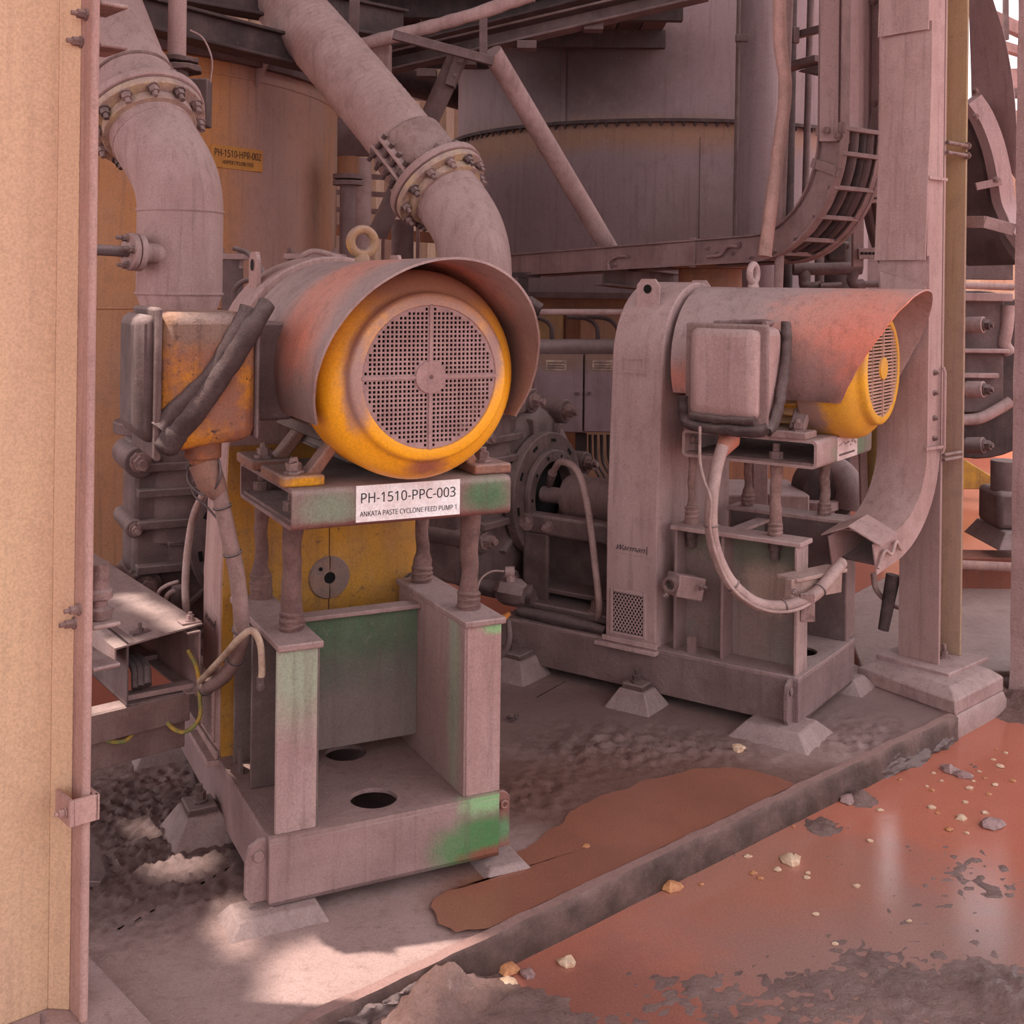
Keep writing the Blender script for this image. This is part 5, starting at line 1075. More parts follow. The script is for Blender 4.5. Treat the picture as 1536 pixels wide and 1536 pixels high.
mb = MB(); mb.tube([tw(sv + .055, n0 - .012, 1.30), tw(sv + .055, n0 - .02, 1.28), tw(sv + .055, n0 - .02, .98), tw(sv + .055, n0 - .012, .96)], .007, 8); mb.build('bond_strap', m_col, t)
ew = PT[-1]; 
mb = MB(); q = [PT[-1] - ND * -n0 * -1 * 0 + ND * (n0 - .01)]
b0 = PT[-4]; b1 = PT[-1]
pts = [b1 + ND * (n0 - .012) + V((0, 0, -.03)), b1.lerp(b0, .25) + ND * (n0 - .015) + V((0, 0, .02)), b1.lerp(b0, .5) + ND * (n0 - .02) + V((0, 0, -.005)), b1.lerp(b0, .75) + ND * (n0 - .015) + V((0, 0, .025)), b0 + ND * (n0 - .012) + V((0, 0, -.02))]
mb.tube(curve(pts), .007, 10); mb.build('bond_strap', m_grycable, t, 0, 60)
# bracket carrying the tray end on the pedestal
mb = MB(); a = at(1185, 862, 4.10); b = at(1255, 870, 4.3)
mb.bar(at(1182, 885, 4.12), at(1258, 872, 4.32), .03, .075); mb.bar(at(1180, 868, 4.15), at(1256, 852, 4.34), .09, .014)
solo(mb, 'tray_bracket', paint('tray_bracket', '#b08a7d', '#9c766a', 9, dust=.4, bump=.5, speck=.3), 'pitted bracket between the right pedestal and the roofed tray end', 'bracket', bevel=.003)
mb = MB(); mb.bar(at(1211, 890, 4.10), at(1211, 932, 4.11), .05, .016, (0, 1, 0)); mb.bolt(at(1193, 888, 4.09), (-.6, -.8, 0), .01, .012, .008); solo(mb, 'bracket_plate', m_bolt, 'small bolted plate under the pitted tray bracket', 'plate', bevel=.003)
# pipe stub clamp on the left flange of the right pedestal
t = thing('pipe_bracket', 'short open pipe stub in a bracket on the right pedestal, beside the pale guard', 'bracket', None, tuple(at(1020, 890, 4.42)))
a = at(1004, 878, 4.40); d = (a - V((.25, 3.6, 1.55))).normalized(); d.z = .05
mb = MB(); mb.ringdisc(a, d, .018, .030, .06, 20); mb.build('pipe_stub', m_mudpale, t, .002)
mb = MB(); mb.bar(at(1008, 876, 4.45), at(1046, 882, 4.50), .09, .085); mb.rough(.006, 20, 4); mb.build('bracket_body', m_pipe, t, .006)
mb = MB(); mb.bolt(at(1000, 893, 4.40), (-.7, -.7, 0), .008, .01, .008); mb.bolt(at(1050, 880, 4.42), (.8, -.6, 0), .011, .012, .012); mb.build('bracket_bolt', m_bolt, t)
# hose and drain pipe behind the right skid
pole('drain_pipe', at(1340, 862, 4.9), at(1325, 945, 4.9), .030, m_mudcake, 'mud-dark drain pipe hanging behind the tray bend, left of the column', r1=.022)
cable([at(1310, 860, 4.95), at(1315, 885, 4.95), at(1335, 905, 5.0), at(1352, 912, 5.1)], .012, m_grycable, 'drain_hose', 'pale hose bending behind the dark drain pipe')

# ------------------------------------------------------------------ ladder tray: along, then up beside the grey tank
a0, a1 = at(760, 398, 7.2), at(1128, 373, 5.68); dh = V((a1.x - a0.x, a1.y - a0.y, 0)).normalized(); sd_ = V((-dh.y, dh.x, 0))
Rr = .46; Rz = .52; z1 = a1.z; cx_ = a1 + V((0, 0, Rz))
pth = [a0, a0.lerp(a1, .25), a0.lerp(a1, .5), a0.lerp(a1, .75), a1] + [cx_ + dh * Rr * math.sin(R(a)) - V((0, 0, Rz * math.cos(R(a)))) for a in range(8, 91, 8)]
pth += [pth[-1] + V((0, 0, .03)), pth[-1] + V((0, 0, .12))]
top = pth[-1]; pth += [top + V((0, 0, h)) for h in (.5, 1.0, 1.4)]
W_ = .30
def rail_t(px):
    lo, hi = 0.0, 1.0
    for _ in range(30):
        m = (lo + hi) / 2; p = a0.lerp(a1, m)
        if CX + F * p.x / p.y < px: lo = m
        else: hi = m
    return lo
t = thing('cable_ladder', 'long cable ladder running below the grey tank and curving up to a covered riser', 'cable ladder', None, tuple(a0 - V((0, 0, .07))))
m_lad = paint('ladder_rail', '#a07b77', '#8f6d69', 5, dust=.55, bump=.3)
for s0 in (0, W_):
    C_ = lambda y0, y1, x0, x1: [(x0, y0), (x1, y0), (x1, y1), (x0, y1)]
    mb = MB(); q = [p + sd_ * s0 for p in pth]; sg = 1 if s0 == 0 else -1
    mb.sweep(q, C_(-.062, .062, 0, .005), sd_); mb.sweep(q, sorted_ := C_(.056, .062, *sorted((0, sg * .04))), sd_); mb.sweep(q, C_(-.062, -.056, *sorted((0, sg * .04))), sd_)
    mb.sweep(q, C_(.058, .066, *sorted((0, -sg * .022))), sd_); mb.sweep(q, C_(-.066, -.058, *sorted((0, -sg * .022))), sd_)
    mb.build('side_rail', m_lad, t, 0, 40)
for i in range(0, len(pth) - 3, 1):
    if i in (1, 3): continue
    p = pth[i]; mb = MB(); mb.bar(p + V((0, 0, -.045)) if i < 5 else p + (p - cx_).normalized() * .045, (p + V((0, 0, -.045)) if i < 5 else p + (p - cx_).normalized() * .045) + sd_ * W_, .04, .02)
    if i % 2 == 0 or i < 5: mb.build('rung', m_lad, t, .002)
for j, (f, r_) in enumerate(((.2, .022), (.4, .03), (.62, .024), (.8, .03))):
    mb = MB(); mb.tube(curve([p + sd_ * W_ * f + (V((0, 0, -.02)) if i < 5 else (p - cx_).normalized() * .02) for i, p in enumerate(pth[:17])], 2), r_, 12); mb.build('cable', m_dark if j % 2 else m_rubber, t)
for i in (rail_t(1040), ):
    p = a0.lerp(a1, i); mb = MB(); mb.bar(p - sd_ * .006 - V((0, 0, .075)), p - sd_ * .006 + V((0, 0, .075)), .035, .012, sd_); mb.build('splice_plate', m_lad, t, .002)
for px, py in ((1062, 372), (1075, 380), (1100, 380), (1110, 367)):
    mb = MB(); p = a0.lerp(a1, rail_t(px)); p.z = at(px, py, p.y).z; mb.bolt(p - sd_ * .004, -sd_, .010, .010, .006); mb.build('rail_bolt', m_bolt, t)
def onrail(px, py, off=-.025):
    p = a0.lerp(a1, rail_t(px)); q = at(px, py, p.y); return V((p.x, p.y, q.z)) + sd_ * off
for pts in (((1065, 385), (1085, 382), (1095, 370), (1112, 370)), ((918, 405), (918, 392), (930, 385), (945, 385))):
    mb = MB(); mb.tube(curve([onrail(*p) for p in pts]), .009, 8); mb.build('bond_strap', m_lad, t, 0, 60)
p = pth[13]; mb = MB(); pp = pth[-6] - V((0, 0, .03)); mb.box(0, 0, 0, 0, 0, 0)
mb = MB(); q0 = pth[-5]; mb.bar(q0 - sd_ * .012 + dh * -.08, q0 - sd_ * .012 + dh * .08, .012, .05); q1 = pth[-8]; dd = (q1 - cx_).normalized(); mb.bar(q1 - sd_ * .012 - dd * .085, q1 - sd_ * .012 + dd * .085, .012, .045); mb.build('joint_strap', m_lad, t, .002)
# riser cover: narrow side and broad flared sheet
tc_ = pth[-5]
t2 = thing('riser_cover', 'tall dusty riser cover above the curved ladder, flaring out to the right', 'cable cover', None, tuple(tc_))
m_rise = paint('riser_cover', '#b38d8a', '#a67f7c', 3, dust=.1, streak=.25, bump=.15, soft=.25)
A1 = at(1240, 212, tc_.y + .02) ; 
def sheet(pix, Y0, Y1, x0, x1, name, th=.012):
    pts = [at(px, py, Y0 + (Y1 - Y0) * (px - x0) / (x1 - x0)) for px, py in pix]; n = (pts[1] - pts[0]).cross(pts[2] - pts[0]).normalized()
    if n.y < 0: n = -n
    mb = MB(); mb.prism(pts, n * th); return mb.build(name, m_rise, t2, .002)
Yt = tc_.y - .03
sheet([(1229, 212), (1257, 212), (1260, -40), (1231, -40)], Yt, Yt - .02, 1228, 1260, 'side_cover', .03)
sheet([(1256, 210), (1298, 222), (1300, 205), (1306, 172), (1314, 155), (1332, 137), (1336, 70), (1322, 40), (1312, 8), (1304, -40), (1260, -40)], Yt - .02, Yt + .36, 1256, 1336, 'flared_cover', .01)
for px, py in ((1240, 196), (1258, 204), (1312, 155), (1310, 2)):
    mb = MB(); mb.bolt(at(px, py, Yt - .04 if px < 1300 else Yt + .2), (-.3, -.95, 0), .014, .014, .008); mb.build('cover_bolt', m_bolt, t2)

# second ladder behind, partly hidden by the roofed tray
def lad2():
    Y = 6.1; t = thing('cable_ladder', 'upright cable ladder with thick bent cables, half hidden behind the roofed tray', 'cable ladder', None, tuple(at(1300, 440, Y)))
    for px in (1287, 1338):
        mb = MB(); mb.bar(at(px - 1, 400, Y), at(px + 1, -30, Y), .055 if px < 1300 else .03, .04, (0, 1, 0)); mb.build('side_rail', m_lad, t, .002)
    for py in (55, 212, 295, 378):
        mb = MB(); mb.bar(at(1287, py + 3, Y - .03), at(1340, py, Y - .03), .03, .055); r = mb.build('rung', m_lad, t, .002)
        if py > 200:
            for i in range(6):
                mb = MB(); p = at(1293 + i * 6, py + 2, Y - .0475); mb.box(p.x - .008, p.x + .008, p.y, p.y + .003, p.z - .006, p.z + .006); mb.build('rung_slot', m_void, r)
    for i, (x0, x1) in enumerate(((1298, 1306), (1310, 1318), (1321, 1328), (1330, 1336))):
        mb = MB(); mb.tube(curve([at(x0 + 2, -30, Y + .05), at(x0 + 2, 120, Y + .05), at(x0, 250, Y + .05), at(x0 + 3, 310, Y + .08), at(x1 + 6, 360, Y + .15), at(x1 + 22, 400, Y + .25)]), .026, 12); mb.build('cable', m_dark, t)
lad2()

# ------------------------------------------------------------------ verticals between grey tank and riser
def vpipe(name, px, y0, y1, Y, r, m, lab, cat='pipe', px1=None): return pole(name, at(px1 or px, y1, Y), at(px, y0, Y), r, m, lab, cat, 24)
vpipe('vertical_pipe', 1140, -30, 560, 6.9, .112, m_tank, 'wide vertical pipe in front of the right side of the grey tank', px1=1130)
vpipe('conduit', 1109, -30, 450, 6.7, .012, m_dark, 'thin dark conduit along the left of the wide vertical pipe', px1=1100)
mb = MB(); a = at(1108, 58, 6.7); mb.box(a.x - .02, a.x + .05, a.y - .03, a.y, a.z - .02, a.z + .02); solo(mb, 'conduit_clip', m_dark, 'clip holding the thin dark conduit near the top', 'clip', bevel=.002)
mb = MB(); mb.tube(curve([at(1169, -30, 5.5), at(1170, 60, 5.5), at(1178, 130, 5.5), at(1170, 210, 5.48), at(1158, 300, 5.45), at(1147, 385, 5.42)]), .031, 14); solo(mb, 'wavy_hose', paint('wavy_hose', '#c6998d', '#b98b81', 6, dust=.1), 'salmon-dusted wavy hose hanging past the ladder tray bend', 'hose')
vpipe('conduit', 1184, -30, 445, 5.6, .022, m_dust, 'slim dusty conduit beside the wavy hose, behind the dusty motor', px1=1167)
vpipe('upright_post', 1188, -30, 460, 7.6, .035, m_black, 'dark upright post right of the slim dusty conduit', 'post', px1=1180)
vpipe('thin_upright', 1217, -30, 330, 7.6, .022, m_dark, 'thin dark upright left of the riser cover', 'post', px1=1207)
mb = MB(); mb.bar(at(1190, 54, 7.5), at(1236, 42, 7.2), .04, .045); a = at(1196, 53, 7.4); mb.box(a.x - .03, a.x + .01, a.y - .02, a.y + .02, a.z - .05, a.z + .05); solo(mb, 'wall_bracket', m_dark, 'upper dark bracket arm reaching to the riser cover', 'bracket', bevel=.003)
mb = MB(); mb.bar(at(1178, 102, 7.3), at(1232, 88, 7.0), .10, .04); mb.prism([at(1200, 105, 7.2), at(1232, 96, 7.05), at(1232, 112, 7.05)], (0, .06, 0)); solo(mb, 'wall_bracket', m_dark, 'lower dark bracket arm with gusset reaching to the riser cover', 'bracket', bevel=.003)
# pipework under the ladder bend
t = thing('pipe_manifold', 'dark manifold of level pipes and elbows above the dusty motor hood', 'pipework', None, tuple(at(1240, 470, 6.4)))
for y, x0, x1, r_, Y in ((402, 1190, 1292, .034, 6.4), (368, 1212, 1272, .022, 6.7), (425, 1285, 1335, .020, 6.4), (428, 1230, 1262, .020, 6.3)):
    mb = MB(); mb.tube([at(x0, y + 2, Y), at(x1, y, Y)], r_, 14); mb.rough(.004, 30, y); mb.build('pipe', m_dark, t, 0, 60)
for pts, r_ in ((((1207, 405, 6.4), (1207, 425, 6.38), (1214, 432, 6.36), (1232, 430, 6.35)), .032), (((1282, 402, 6.4), (1278, 420, 6.4), (1284, 428, 6.4), (1296, 426, 6.4)), .030), (((1229, 365, 6.6), (1229, 425, 6.5)), .026), (((1207, 370, 6.7), (1207, 400, 6.5)), .022)):
    mb = MB(); mb.tube(curve([at(*p) for p in pts]), r_, 14); mb.rough(.005, 30, pts[0][0]); mb.build('elbow', m_dark, t, 0, 60)
vpipe('vertical_pipe', 1255, 340, 840, 7.2, .09, m_black, 'dark wide pipe behind the manifold, above the dusty motor', px1=1252)
mb = MB(); a = at(1256, 380, 6.6); mb.box(a.x - .05, a.x + .05, a.y, a.y + .06, a.z - .04, a.z + .06); solo(mb, 'switch_box', m_black, 'small black box on the dark pipework under the curved ladder', 'box', bevel=.006)
mb = MB(); a, b = at(1170, 300, 9.0), at(1330, 470, 9.0); mb.box(a.x, b.x, a.y, a.y + .05, -.1, a.z); solo(mb, 'backing_sheet', m_mid, 'grey-brown sheet behind the manifold right of the tank', 'panel', bevel=.004)
mb = MB(); a, b = at(1150, 445, 8.5), at(1300, 760, 8.5); mb.box(a.x, b.x, a.y, a.y + .05, -.1, a.z)

# ------------------------------------------------------------------ behind the dusty motor's platform
t = thing('wash_plinth', 'pale concrete block seen through the right motor stand', 'block', None, tuple(ground(1130, 905, -.09)))
def boxat(x0, x1, ytop, Y, d, m, mbx=None, z0=-.1):
    a, b = at(x0, ytop, Y), at(x1, ytop, Y); m2 = mbx or MB(); m2.box(a.x, b.x, Y, Y + d, z0, a.z); return m2
mb = boxat(1078, 1162, 742, 6.0, .5, m_dust); mb.build('block_low', m_dust, t, .01); mb = boxat(1152, 1215, 742, 5.9, .5, m_dust); mb.build('block_high', m_dust, t, .01)
solo(boxat(1131, 1153, 640, 5.7, .08, m_dust), 'square_post', m_dust, 'square post seen through the right motor stand', 'post', bevel=.004)
mb = MB(); mb.bar(at(1293, 650, 5.0), at(1297, 800, 5.0), .03, .03, (0, 1, 0)); solo(mb, 'thin_post', m_pipe, 'thin pale post between the motor platform and the roofed tray', 'post', bevel=.003)
mb = MB(); mb.tube(curve([at(1318, 560, 5.3), at(1314, 680, 5.3), at(1309, 770, 5.3), at(1310, 800, 5.32), at(1322, 818, 5.4), at(1350, 822, 5.6), at(1395, 815, 5.9)]), .052, 20); solo(mb, 'yellow_pipe', paint('yellowish_pipe', '#a58a4c', '#8f7458', 3, dust=.1, streak=.3), 'dull yellow vertical pipe behind the fan cover of the dusty motor', 'pipe')
t = thing('small_pump', 'small grey pump with an elbow, half hidden behind the right motor platform', 'pump', None, tuple(ground(1240, 850, -.09)))
a = at(1232, 730, 6.2); mb = MB(); mb.lathe(a - V((.0, .2, 0)), (0, 1, 0), [(0, .10), (.02, .14), (.2, .16), (.22, .1)], 28, caps=True); mb.build('casing', m_black, t)
mb = MB(); mb.tube(curve([at(1240, 702, 6.1), at(1262, 712, 6.05), at(1275, 735, 6.0), at(1272, 762, 6.0)]), .075, 18); mb.build('elbow', m_mid, t)
mb = MB(); mb.cyl(at(1228, 800, 6.0), at(1228, 755, 6.0), .08); mb.cyl(at(1228, 762, 6.0), at(1228, 750, 6.0), .10); mb.build('stand', m_dust, t)
mb = boxat(1150, 1265, 800, 6.3, .25, m_mid); mb.build('stand_block', m_mid, t, .01)
# parts around the middle pump
t = thing('gland_valve', 'mud-covered valve and pipe beneath the middle slurry pump', 'valve', None, tuple(at(770, 905, 4.75)))
mb = MB(); mb.tube([at(715, 878, 4.85), at(750, 886, 4.8), at(800, 895, 4.72)], [.035, .034, .03], 14); mb.rough(.005, 25, 1); mb.build('pipe', m_mudcake, t, 0, 60)
mb = MB(); mb.tube([at(752, 884, 4.78), at(758, 886, 4.76), at(780, 890, 4.72), at(788, 892, 4.71)], [.04, .055, .055, .04], 8); mb.rough(.004, 25, 2); mb.build('body', m_dark, t)
mb = MB(); mb.tube([at(766, 872, 4.73), at(764, 856, 4.73)], .020, 8); mb.cyl(at(758, 858, 4.73), at(772, 858, 4.73), .022); mb.build('stem', m_dust, t)
cable([at(756, 857, 4.72), at(738, 857, 4.70), at(722, 868, 4.68), at(716, 888, 4.66), at(722, 910, 4.64), at(735, 918, 4.62), at(742, 932, 4.6)], .004, m_grycable, 'sensor_wire', 'thin wire looping from the muddy valve to orange tips', 8)
for pts, lab in ((((762, 922, 4.6), (752, 930, 4.6), (746, 950, 4.6), (740, 965, 4.62)), 'orange-tipped grey lead right of the left pedestal, upper one'), (((743, 935, 4.6), (740, 950, 4.6), (738, 970, 4.6)), 'pale orange-tipped lead beside the left pedestal, lower one')):
    c = cable([at(*p) for p in pts], .007, m_grycable, 'sensor_lead', lab, 8)
    mb = MB(); p = at(*pts[0]); q = at(*pts[1]); d = (q - p); mb.tube([p - d * .3, p + d * .6], [.008, .013], 8); mb.v = [x - c.location for x in mb.v]; mb.build('orange_tip', paint('orange_tip', '#dd8a44', dust=0), c)['label'] = 'orange tip'
cable([at(762, 930, 4.6), at(764, 960, 4.58), at(755, 980, 4.58), at(738, 992, 4.6)], .012, m_dark, 'grey_cable', 'dark grey cable bent down beside the left pedestal')
cable([FB @ V((.22, 1.20, .80)), FB @ V((.16, 1.12, .86)), FB @ V((.10, 1.0, .84)), FB @ V((.07, .93, .70)), FB @ V((.04, .87, .45)), FB @ V((.05, .86, .32)), FB @ V((.10, .90, .24)), FB @ V((.14, .96, .22))], .014, m_grycable, 'flush_hose', 'pale gland water hose arching past the bearing housing to the pale guard')
mb = MB(); mb.tube([FB @ V((.30, 1.27, .73)), FB @ V((.22, 1.20, .80))], [.016, .020], 10); solo(mb, 'hose_fitting', m_mudpale, 'hose fitting stuck into the gland of the middle pump', 'fitting')
mb = MB(); mb.tube([FB @ V((.04, .82, .225)), FB @ V((.04, 1.0, .23)), FB @ V((.04, 1.25, .235))], [.02, .03, .022], 12); mb.rough(.008, 22, 5); solo(mb, 'pipe_lagging', m_mudcake, 'mud-caked pipe along the edge of the middle pump frame', 'pipe', smooth=60)
# small muddy fittings at the left pump
t = thing('gland_valve', 'muddy valve under the left slurry pump, behind the covered tray', 'valve', None, tuple(at(268, 925, 3.85)))
mb = MB(); mb.tube([at(262, 925, 3.85), at(268, 905, 3.85), at(270, 880, 3.85)], [.03, .024, .028], 12); mb.rough(.004, 30, 1); mb.build('body', m_dark, t)
mb = MB(); mb.torus(at(262, 900, 3.83), (.5, -.8, 0), .03, .008, 20, 8); mb.build('clamp_ring', m_dust, t)
mb = MB(); mb.tube(curve([at(235, 905, 3.82), at(238, 888, 3.82), at(250, 878, 3.82), at(268, 872, 3.82)]), .006, 8); mb.build('wire', m_dust, t)

# ------------------------------------------------------------------ far right: mud-coated column, duct bend, third pump, bund wall
mb = MB(); n_ = 40; a_ = at(1519, 960, 4.85); pts = []
rings = []
for i in range(n_ + 1):
    z = -.05 + 4.0 * i / n_; w_ = .0; x0 = at(1519, 700, 4.85).x + .006 * noise.noise((z * 6, 0, 0)) + (.012 * abs(noise.noise((z * 25, 3, 0))) if z < 1.3 else 0) * -1
    rings.append([(x0, 4.85, z), (x0 + .3, 4.75, z), (x0 + .45, 5.05, z), (x0 + .15, 5.1, z)])
mb.rings(rings); mb.rough(.004, 35, 3); solo(mb, 'steel_column', paint('muddy_column', '#a5807b', '#95706b', 4, dust=.2, bump=.8, bscale=25), 'mud-spattered column at the right edge', 'column')
mb = MB(); mb.bar(at(1450, 333, 5.0), at(1478, 333, 4.9), .012, .05); mb.bar(at(1477, 333, 4.9), at(1522, 345, 4.86), .012, .05); solo(mb, 'cross_strap', m_dust, 'flat strap between the right column and the muddy edge column', 'strap', bevel=.002)
Yd = 6.2
t = thing('duct_bend', 'broad curved cable duct sweeping down behind the right column', 'duct', None, tuple(at(1490, 420, Yd)))
outer = [(1480, -30), (1493, 10), (1508, 60), (1520, 130), (1525, 200), (1524, 270)]; inner = [(1452, -30), (1454, 40), (1456, 100), (1457, 140), (1458, 160), (1460, 175)]
o_ = curve([at(*p, Yd) for p in outer], 6); i_ = curve([at(*p, Yd + .25) for p in inner], 6)
mb = MB(); n_ = len(o_); mb.v = o_ + i_ + [p + V((.02, .04, 0)) for p in o_] + [p + V((.02, .04, 0)) for p in i_]
mb.f = [(k, k + 1, n_ + k + 1, n_ + k) for k in range(n_ - 1)] + [(2 * n_ + k, 3 * n_ + k, 3 * n_ + k + 1, 2 * n_ + k + 1) for k in range(n_ - 1)] + [(k, 2 * n_ + k, 2 * n_ + k + 1, k + 1) for k in range(n_ - 1)]
mb.build('curved_sheet', m_rise, t, 0, 60)
pc_ = curve([at(*p) for p in ((1456, 150, Yd), (1474, 178, Yd), (1490, 220, Yd), (1500, 265, Yd), (1508, 310, Yd), (1524, 350, Yd - .1), (1550, 385, Yd - .2))], 6)
mb = MB(); mb.sweep(pc_, [(-.03, -.055), (.03, -.055), (.03, .055), (-.03, .055)], (.45, -.9, 0)); mb.build('edge_channel', m_rise, t, 0, 60)
pc2 = [p + V((-.05, .25, -.03)) for p in pc_]
mb = MB(); mb.sweep(pc2, [(-.25, -.05), (.2, -.05), (.2, .05), (-.25, .05)], (.2, -.98, 0)); mb.build('inner_band', m_dark, t, 0, 60)
mb = MB(); mb.bar(at(1464, 280, Yd - .08), at(1502, 272, Yd - .1), .02, .04); mb.build('joint_strap', m_rise, t, .002)
for px, py in ((1463, 137), (1463, 175), (1494, 270)):
    mb = MB(); mb.bolt(at(px, py, Yd - .1), (0, -1, 0), .014, .014, .008); mb.build('cover_bolt', m_bolt, t)
# third pump
t = thing('far_pump', 'far slurry pump seen in the gap between the two right columns', 'pump', None, tuple(at(1483, 840, 7.2)))
Y = 7.2
a, b = at(1438, 440, Y), at(1505, 620, Y); mb = MB(); mb.box(a.x - .1, b.x, Y, Y + .4, b.z, a.z); mb.build('casing', m_dark, t, .01)
mb = MB(); c = at(1455, 560, Y + .2); mb.lathe(c - V((0, .15, 0)), (0, 1, 0), [(0, .3), (.02, .52), (.28, .52), (.3, .3)], 40, caps=True); mb.build('volute', m_black, t, .01)
for y, x1, h, d in ((445, 1510, .05, .10), (525, 1505, .025, .10), (562, 1492, .03, .07)):
    a, b = at(1440, y, Y), at(x1, y, Y); mb = MB(); mb.box(a.x - .05, b.x, Y - d, Y + .05, a.z - h / 2, a.z + h / 2); mb.build('rib', m_dust, t, .006)
mb = MB(); mb.tube(curve([at(1440, 630, Y - .05), at(1470, 627, Y - .05), at(1500, 612, Y - .05), at(1516, 602, Y - .05)]), .035, 10); mb.build('rib', m_dust, t, 0, 60)
for y in (487, 584, 668):
    p = at(1450, y, Y - .05); q = at(1476, y, Y - .12); mb = MB(); mb.cyl(p, q, .05); bl = mb.build('lug', m_dust if y < 600 else m_dark, t, .004); mb = MB(); mb.bolt(q, (q - p), .03, .03, .015); mb.rough(.004, 40, y); mb.build('lug_bolt', m_bolt2, bl)
mb = MB(); p = at(1512, 470, Y - .1); mb.tube(curve([at(1512, 458, Y), at(1510, 490, Y), at(1506, 515, Y), at(1515, 530, Y)]), .04, 10); mb.build('flange_edge', m_dust, t, 0, 60)
mb = MB(); mb.tube([at(1440, 428, 7.0), at(1520, 431, 7.0)], .02, 10); solo(mb, 'level_pipe', m_dust, 'thin level pipe above the far pump', 'pipe')
mb = MB(); a, b = at(1440, 392, 7.1), at(1520, 420, 7.1); mb.box(a.x, b.x, 7.1, 7.2, b.z, a.z); solo(mb, 'dark_beam', m_dark, 'dark beam above the far pump', 'beam', bevel=.004)
t = thing('far_valve', 'dark valve stand at the foot of the muddy edge column', 'valve', None, tuple(at(1505, 820, 6.6)))
mb = MB(); mb.cyl(at(1507, 690, 6.6), at(1507, 735, 6.6), .075); mb.build('neck', m_dark, t, .004); a, b = at(1487, 733, 6.6), at(1525, 790, 6.6); mb = MB(); mb.box(a.x, b.x, 6.5, 6.8, b.z, a.z); mb.build('body', m_dark, t, .03)
mb = MB(); a, b = at(1476, 790, 6.6), at(1530, 815, 6.6); mb.rings([[(a.x, 6.4, b.z), (b.x, 6.4, b.z), (b.x, 6.9, b.z), (a.x, 6.9, b.z)], [(a.x + .06, 6.45, a.z), (b.x, 6.45, a.z), (b.x, 6.85, a.z), (a.x + .06, 6.85, a.z)]]); mb.build('foot', m_dark, t, .006)
mb = MB(); a, b = at(1435, 836, 6.45), at(1560, 925, 6.45); mb.box(a.x - .2, b.x, 6.45, 6.65, -.1, a.z); solo(mb, 'bund_wall', paint('bund_wall', '#8a4f3c', '#7a4434', 3, dust=.1, streak=.4), 'low red-brown bund wall beyond the right column', 'wall', bevel=.008)
pole('kerb_pipe', at(1420, 846, 6.4), at(1545, 852, 6.3), .025, m_pinkpaint, 'pink-dusted pipe along the top of the bund wall'); pole('kerb_pipe', at(1420, 927, 6.2), at(1545, 932, 6.1), .022, m_pinkpaint, 'pink-dusted pipe along the foot of the bund wall')
mb = MB(); a = at(1460, 712, 9.5); mb.hexa([(a.x - .1, 9.5, a.z - .12), (a.x + .14, 9.4, a.z - .10), (a.x + .14, 9.6, a.z - .10), (a.x - .1, 9.7, a.z - .12), (a.x - .1, 9.5, a.z + .14), (a.x + .12, 9.4, a.z + .0), (a.x + .12, 9.6, a.z), (a.x - .1, 9.7, a.z + .14)]); solo(mb, 'yellow_bracket', paint('yellow_far', '#c79a45', '#a87f44', 6, dust=.1), 'yellow steel piece on the wet ground beneath the far pump', 'bracket', bevel=.01)
# far roof frames and sheds at the upper right
m_far = paint('far_steel', '#b38780', '#a0756e', 3, dust=.1)
for i, (x0, y0, x1, y1, h, lab) in enumerate(((1470, 18, 1600, 78, .14, 'far roof girder, the upper one at the top right'), (1480, 62, 1600, 100, .10, 'far roof girder, the lower one at the top right'), (1485, 120, 1600, 116, .22, 'far shed eave behind the duct bend'), (1490, 140, 1600, 140, .10, 'far grey beam below the shed eave'), (1490, 215, 1600, 225, .16, 'far rust-coloured rail beside the duct bend'))):
    mb = MB(); mb.bar(at(x0, y0, 13), at(x1, y1, 13), .12, h); solo(mb, 'far_girder', m_far if i != 3 else m_dark, lab, 'girder', bevel=.006)
mb = MB(); mb.bar(at(1508, -30, 12.8), at(1509, 60, 12.8), .05, .05, (0, 1, 0)); solo(mb, 'far_post', m_dark, 'thin far post against the bright sky at the top right', 'post')
mb = MB(); a, b = at(1485, 165, 14), at(1640, 330, 14); mb.box(a.x, b.x, 14, 14.1, b.z, a.z)
for i in range(9): mb.box(a.x + i * .12, a.x + i * .12 + .05, 13.97, 14, b.z, a.z)
solo(mb, 'far_shed', paint('far_shed', '#b98a7a', '#c4a08a', 2, dust=0), 'far shed wall behind the duct bend at the right', 'building')
mb = MB(); a, b = at(1290, 360, 13), at(1530, 440, 13); mb.box(a.x, b.x, 13, 13.1, -.1, a.z); solo(mb, 'far_hoarding', paint('far_hoarding', '#d8b497', '#c79a80', 2, dust=0), 'pale far hoarding seen under the upright ladder', 'panel')
mb = MB(); a, b = at(1150, 470, 12.5), at(1560, 760, 12.5); mb.box(a.x, b.x, 12.5, 12.6, -.1, at(1300, 640, 12.5).z); solo(mb, 'far_wall', paint('far_wall', '#b5765c', '#a86c58', 2, dust=0, streak=.4), 'low orange-red far wall behind the dusty motor stand', 'wall')

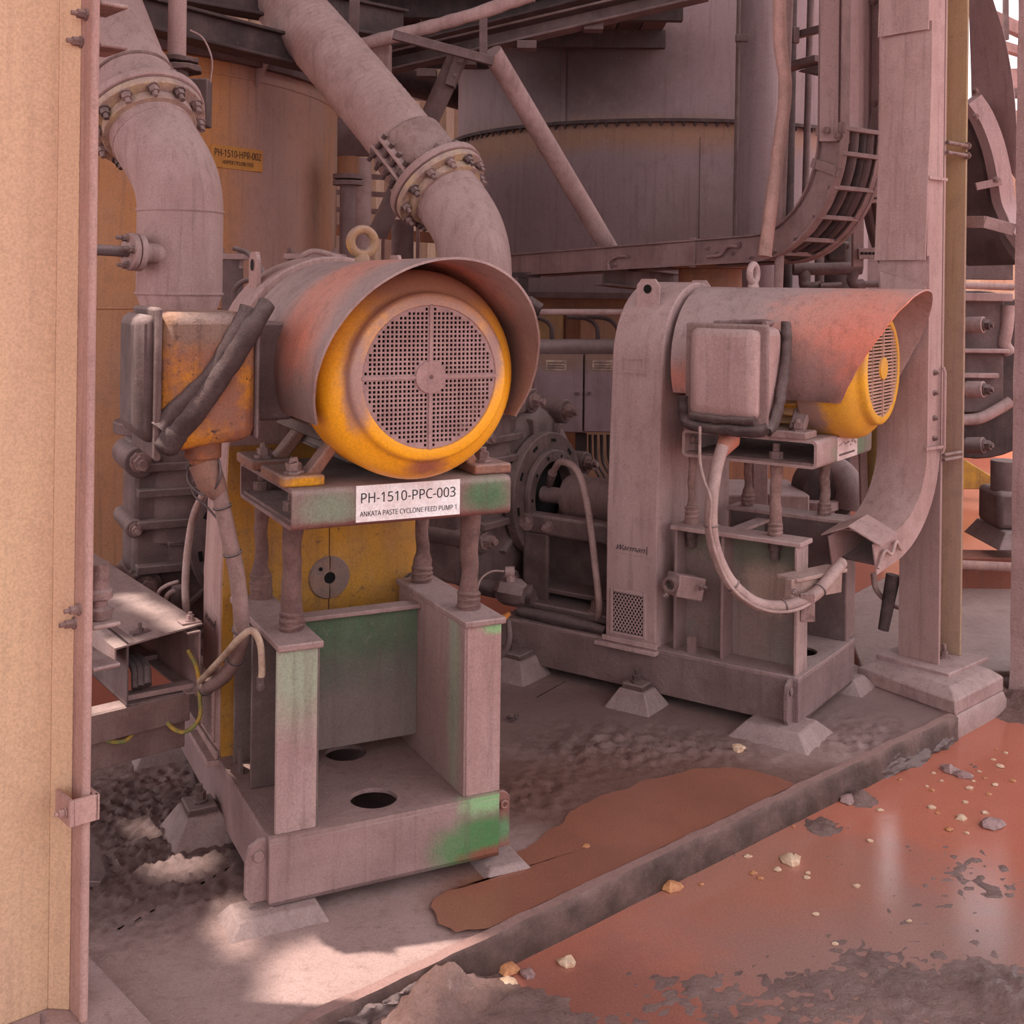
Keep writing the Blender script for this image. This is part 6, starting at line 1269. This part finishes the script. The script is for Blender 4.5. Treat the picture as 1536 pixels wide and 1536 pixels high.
# ------------------------------------------------------------------ stones in the muddy water
def rock(p, r, seed, flat=.55):
    mb = MB(); n, m_ = 7, 5; rr = random.Random(seed); rings = []
    for i in range(m_):
        th = math.pi * (i + .5) / m_; rings.append([p + V((math.cos(2 * math.pi * j / n) * math.sin(th) * r * (1 + rr.uniform(-.35, .35)), math.sin(2 * math.pi * j / n) * math.sin(th) * r * (1 + rr.uniform(-.35, .35)), math.cos(th) * r * flat * (1 + rr.uniform(-.25, .25)) + r * flat * .35)) for j in range(n)])
    mb.rings(rings[::-1]); return mb
m_st = [paint('stone_pale', '#dcc0a4', '#c79c80', 30, dust=0, rough=.6), paint('stone_grey', '#a88480', '#8d6a66', 30, dust=0, rough=.6), paint('stone_rust', '#c58a5f', '#b0704c', 30, dust=0, rough=.5)]
big = [(1006, 1333, .030, 2, 'rust-flecked stone close under the middle of the kerb'), (1187, 1293, .034, 0, 'blocky pale stone in the water, largest in the open middle'), (851, 1446, .024, 0, 'pale flat stone near the muddy left end of the water'), (763, 1457, .028, 2, 'orange-red stone at the foot of the kerb mud'), (761, 1478, .024, 0, 'cream stone beside the orange-red stone at the kerb mud'), (792, 1463, .02, 1, 'small grey stone just right of the orange-red stone'),
       (1107, 1124, .024, 0, 'white stone on the pad near the right skid foot'), (1423, 1157, .034, 1, 'rounded grey stone in the water at the right'), (1445, 1166, .030, 1, 'grey stone touching the rounded grey stone at the right'), (1487, 1240, .038, 1, 'flat muddy stone far right below the stone cluster'), (1273, 1203, .03, 1, 'mud-covered flat stone near the kerb, right of the middle'), (1443, 1229, .020, 0, 'pale stone in the open water at the right')]
for i, (px, py, r, k, lab) in enumerate(big):
    z = .004 if (px, py) == (1107, 1124) else -.086
    solo(rock(ground(px, py, z), r, i), 'stone', m_st[k], lab, 'stone')
small = [(1140, 1318), (1212, 1310), (1166, 1305), (1052, 1327), (1285, 1330), (1224, 1372), (1190, 1240), (1305, 1262), (1390, 1180), (1398, 1186), (1460, 1172), (1412, 1172), (1483, 1192), (1455, 1183), (1400, 1160), (1478, 1168), (1492, 1178), (1500, 1150), (1520, 1172), (1448, 1204), (1397, 1212), (1406, 1220), (1478, 1220), (1508, 1130), (1495, 1125), (1490, 1140), (1468, 1158), (1424, 1245), (1450, 1250), (1122, 1285), (1130, 1310), (1210, 1317), (1320, 1216), (1350, 1170), (1364, 1382), (1252, 1416), (880, 1270), (1145, 1246)]
for i, (px, py) in enumerate(small):
    solo(rock(ground(px, py, -.083 if px != 880 else .004), rnd.uniform(.007, .014), 50 + i, .45), 'pebble', m_st[0 if i % 3 else 2], 'small pale pebble lying in the muddy water before the kerb' if px != 880 else 'tiny pale pebble alone on the wet pad', 'pebble', 'pale pebbles in the water' if px != 880 else None)
mb = MB(); a = ground(769, 1080, .004)
for i in range(5): mb.tube([a + V((.012 * math.cos(i * 1.7), .018 * math.sin(i * 2.3), .003)), a + V((.02 * math.cos(i * 2.9 + 1), .02 * math.sin(i * 1.3 + 2), .014))], .0045, 6)
solo(mb, 'scrap', m_black, 'small dark twisted scrap lying on the pad between the skids', 'debris')
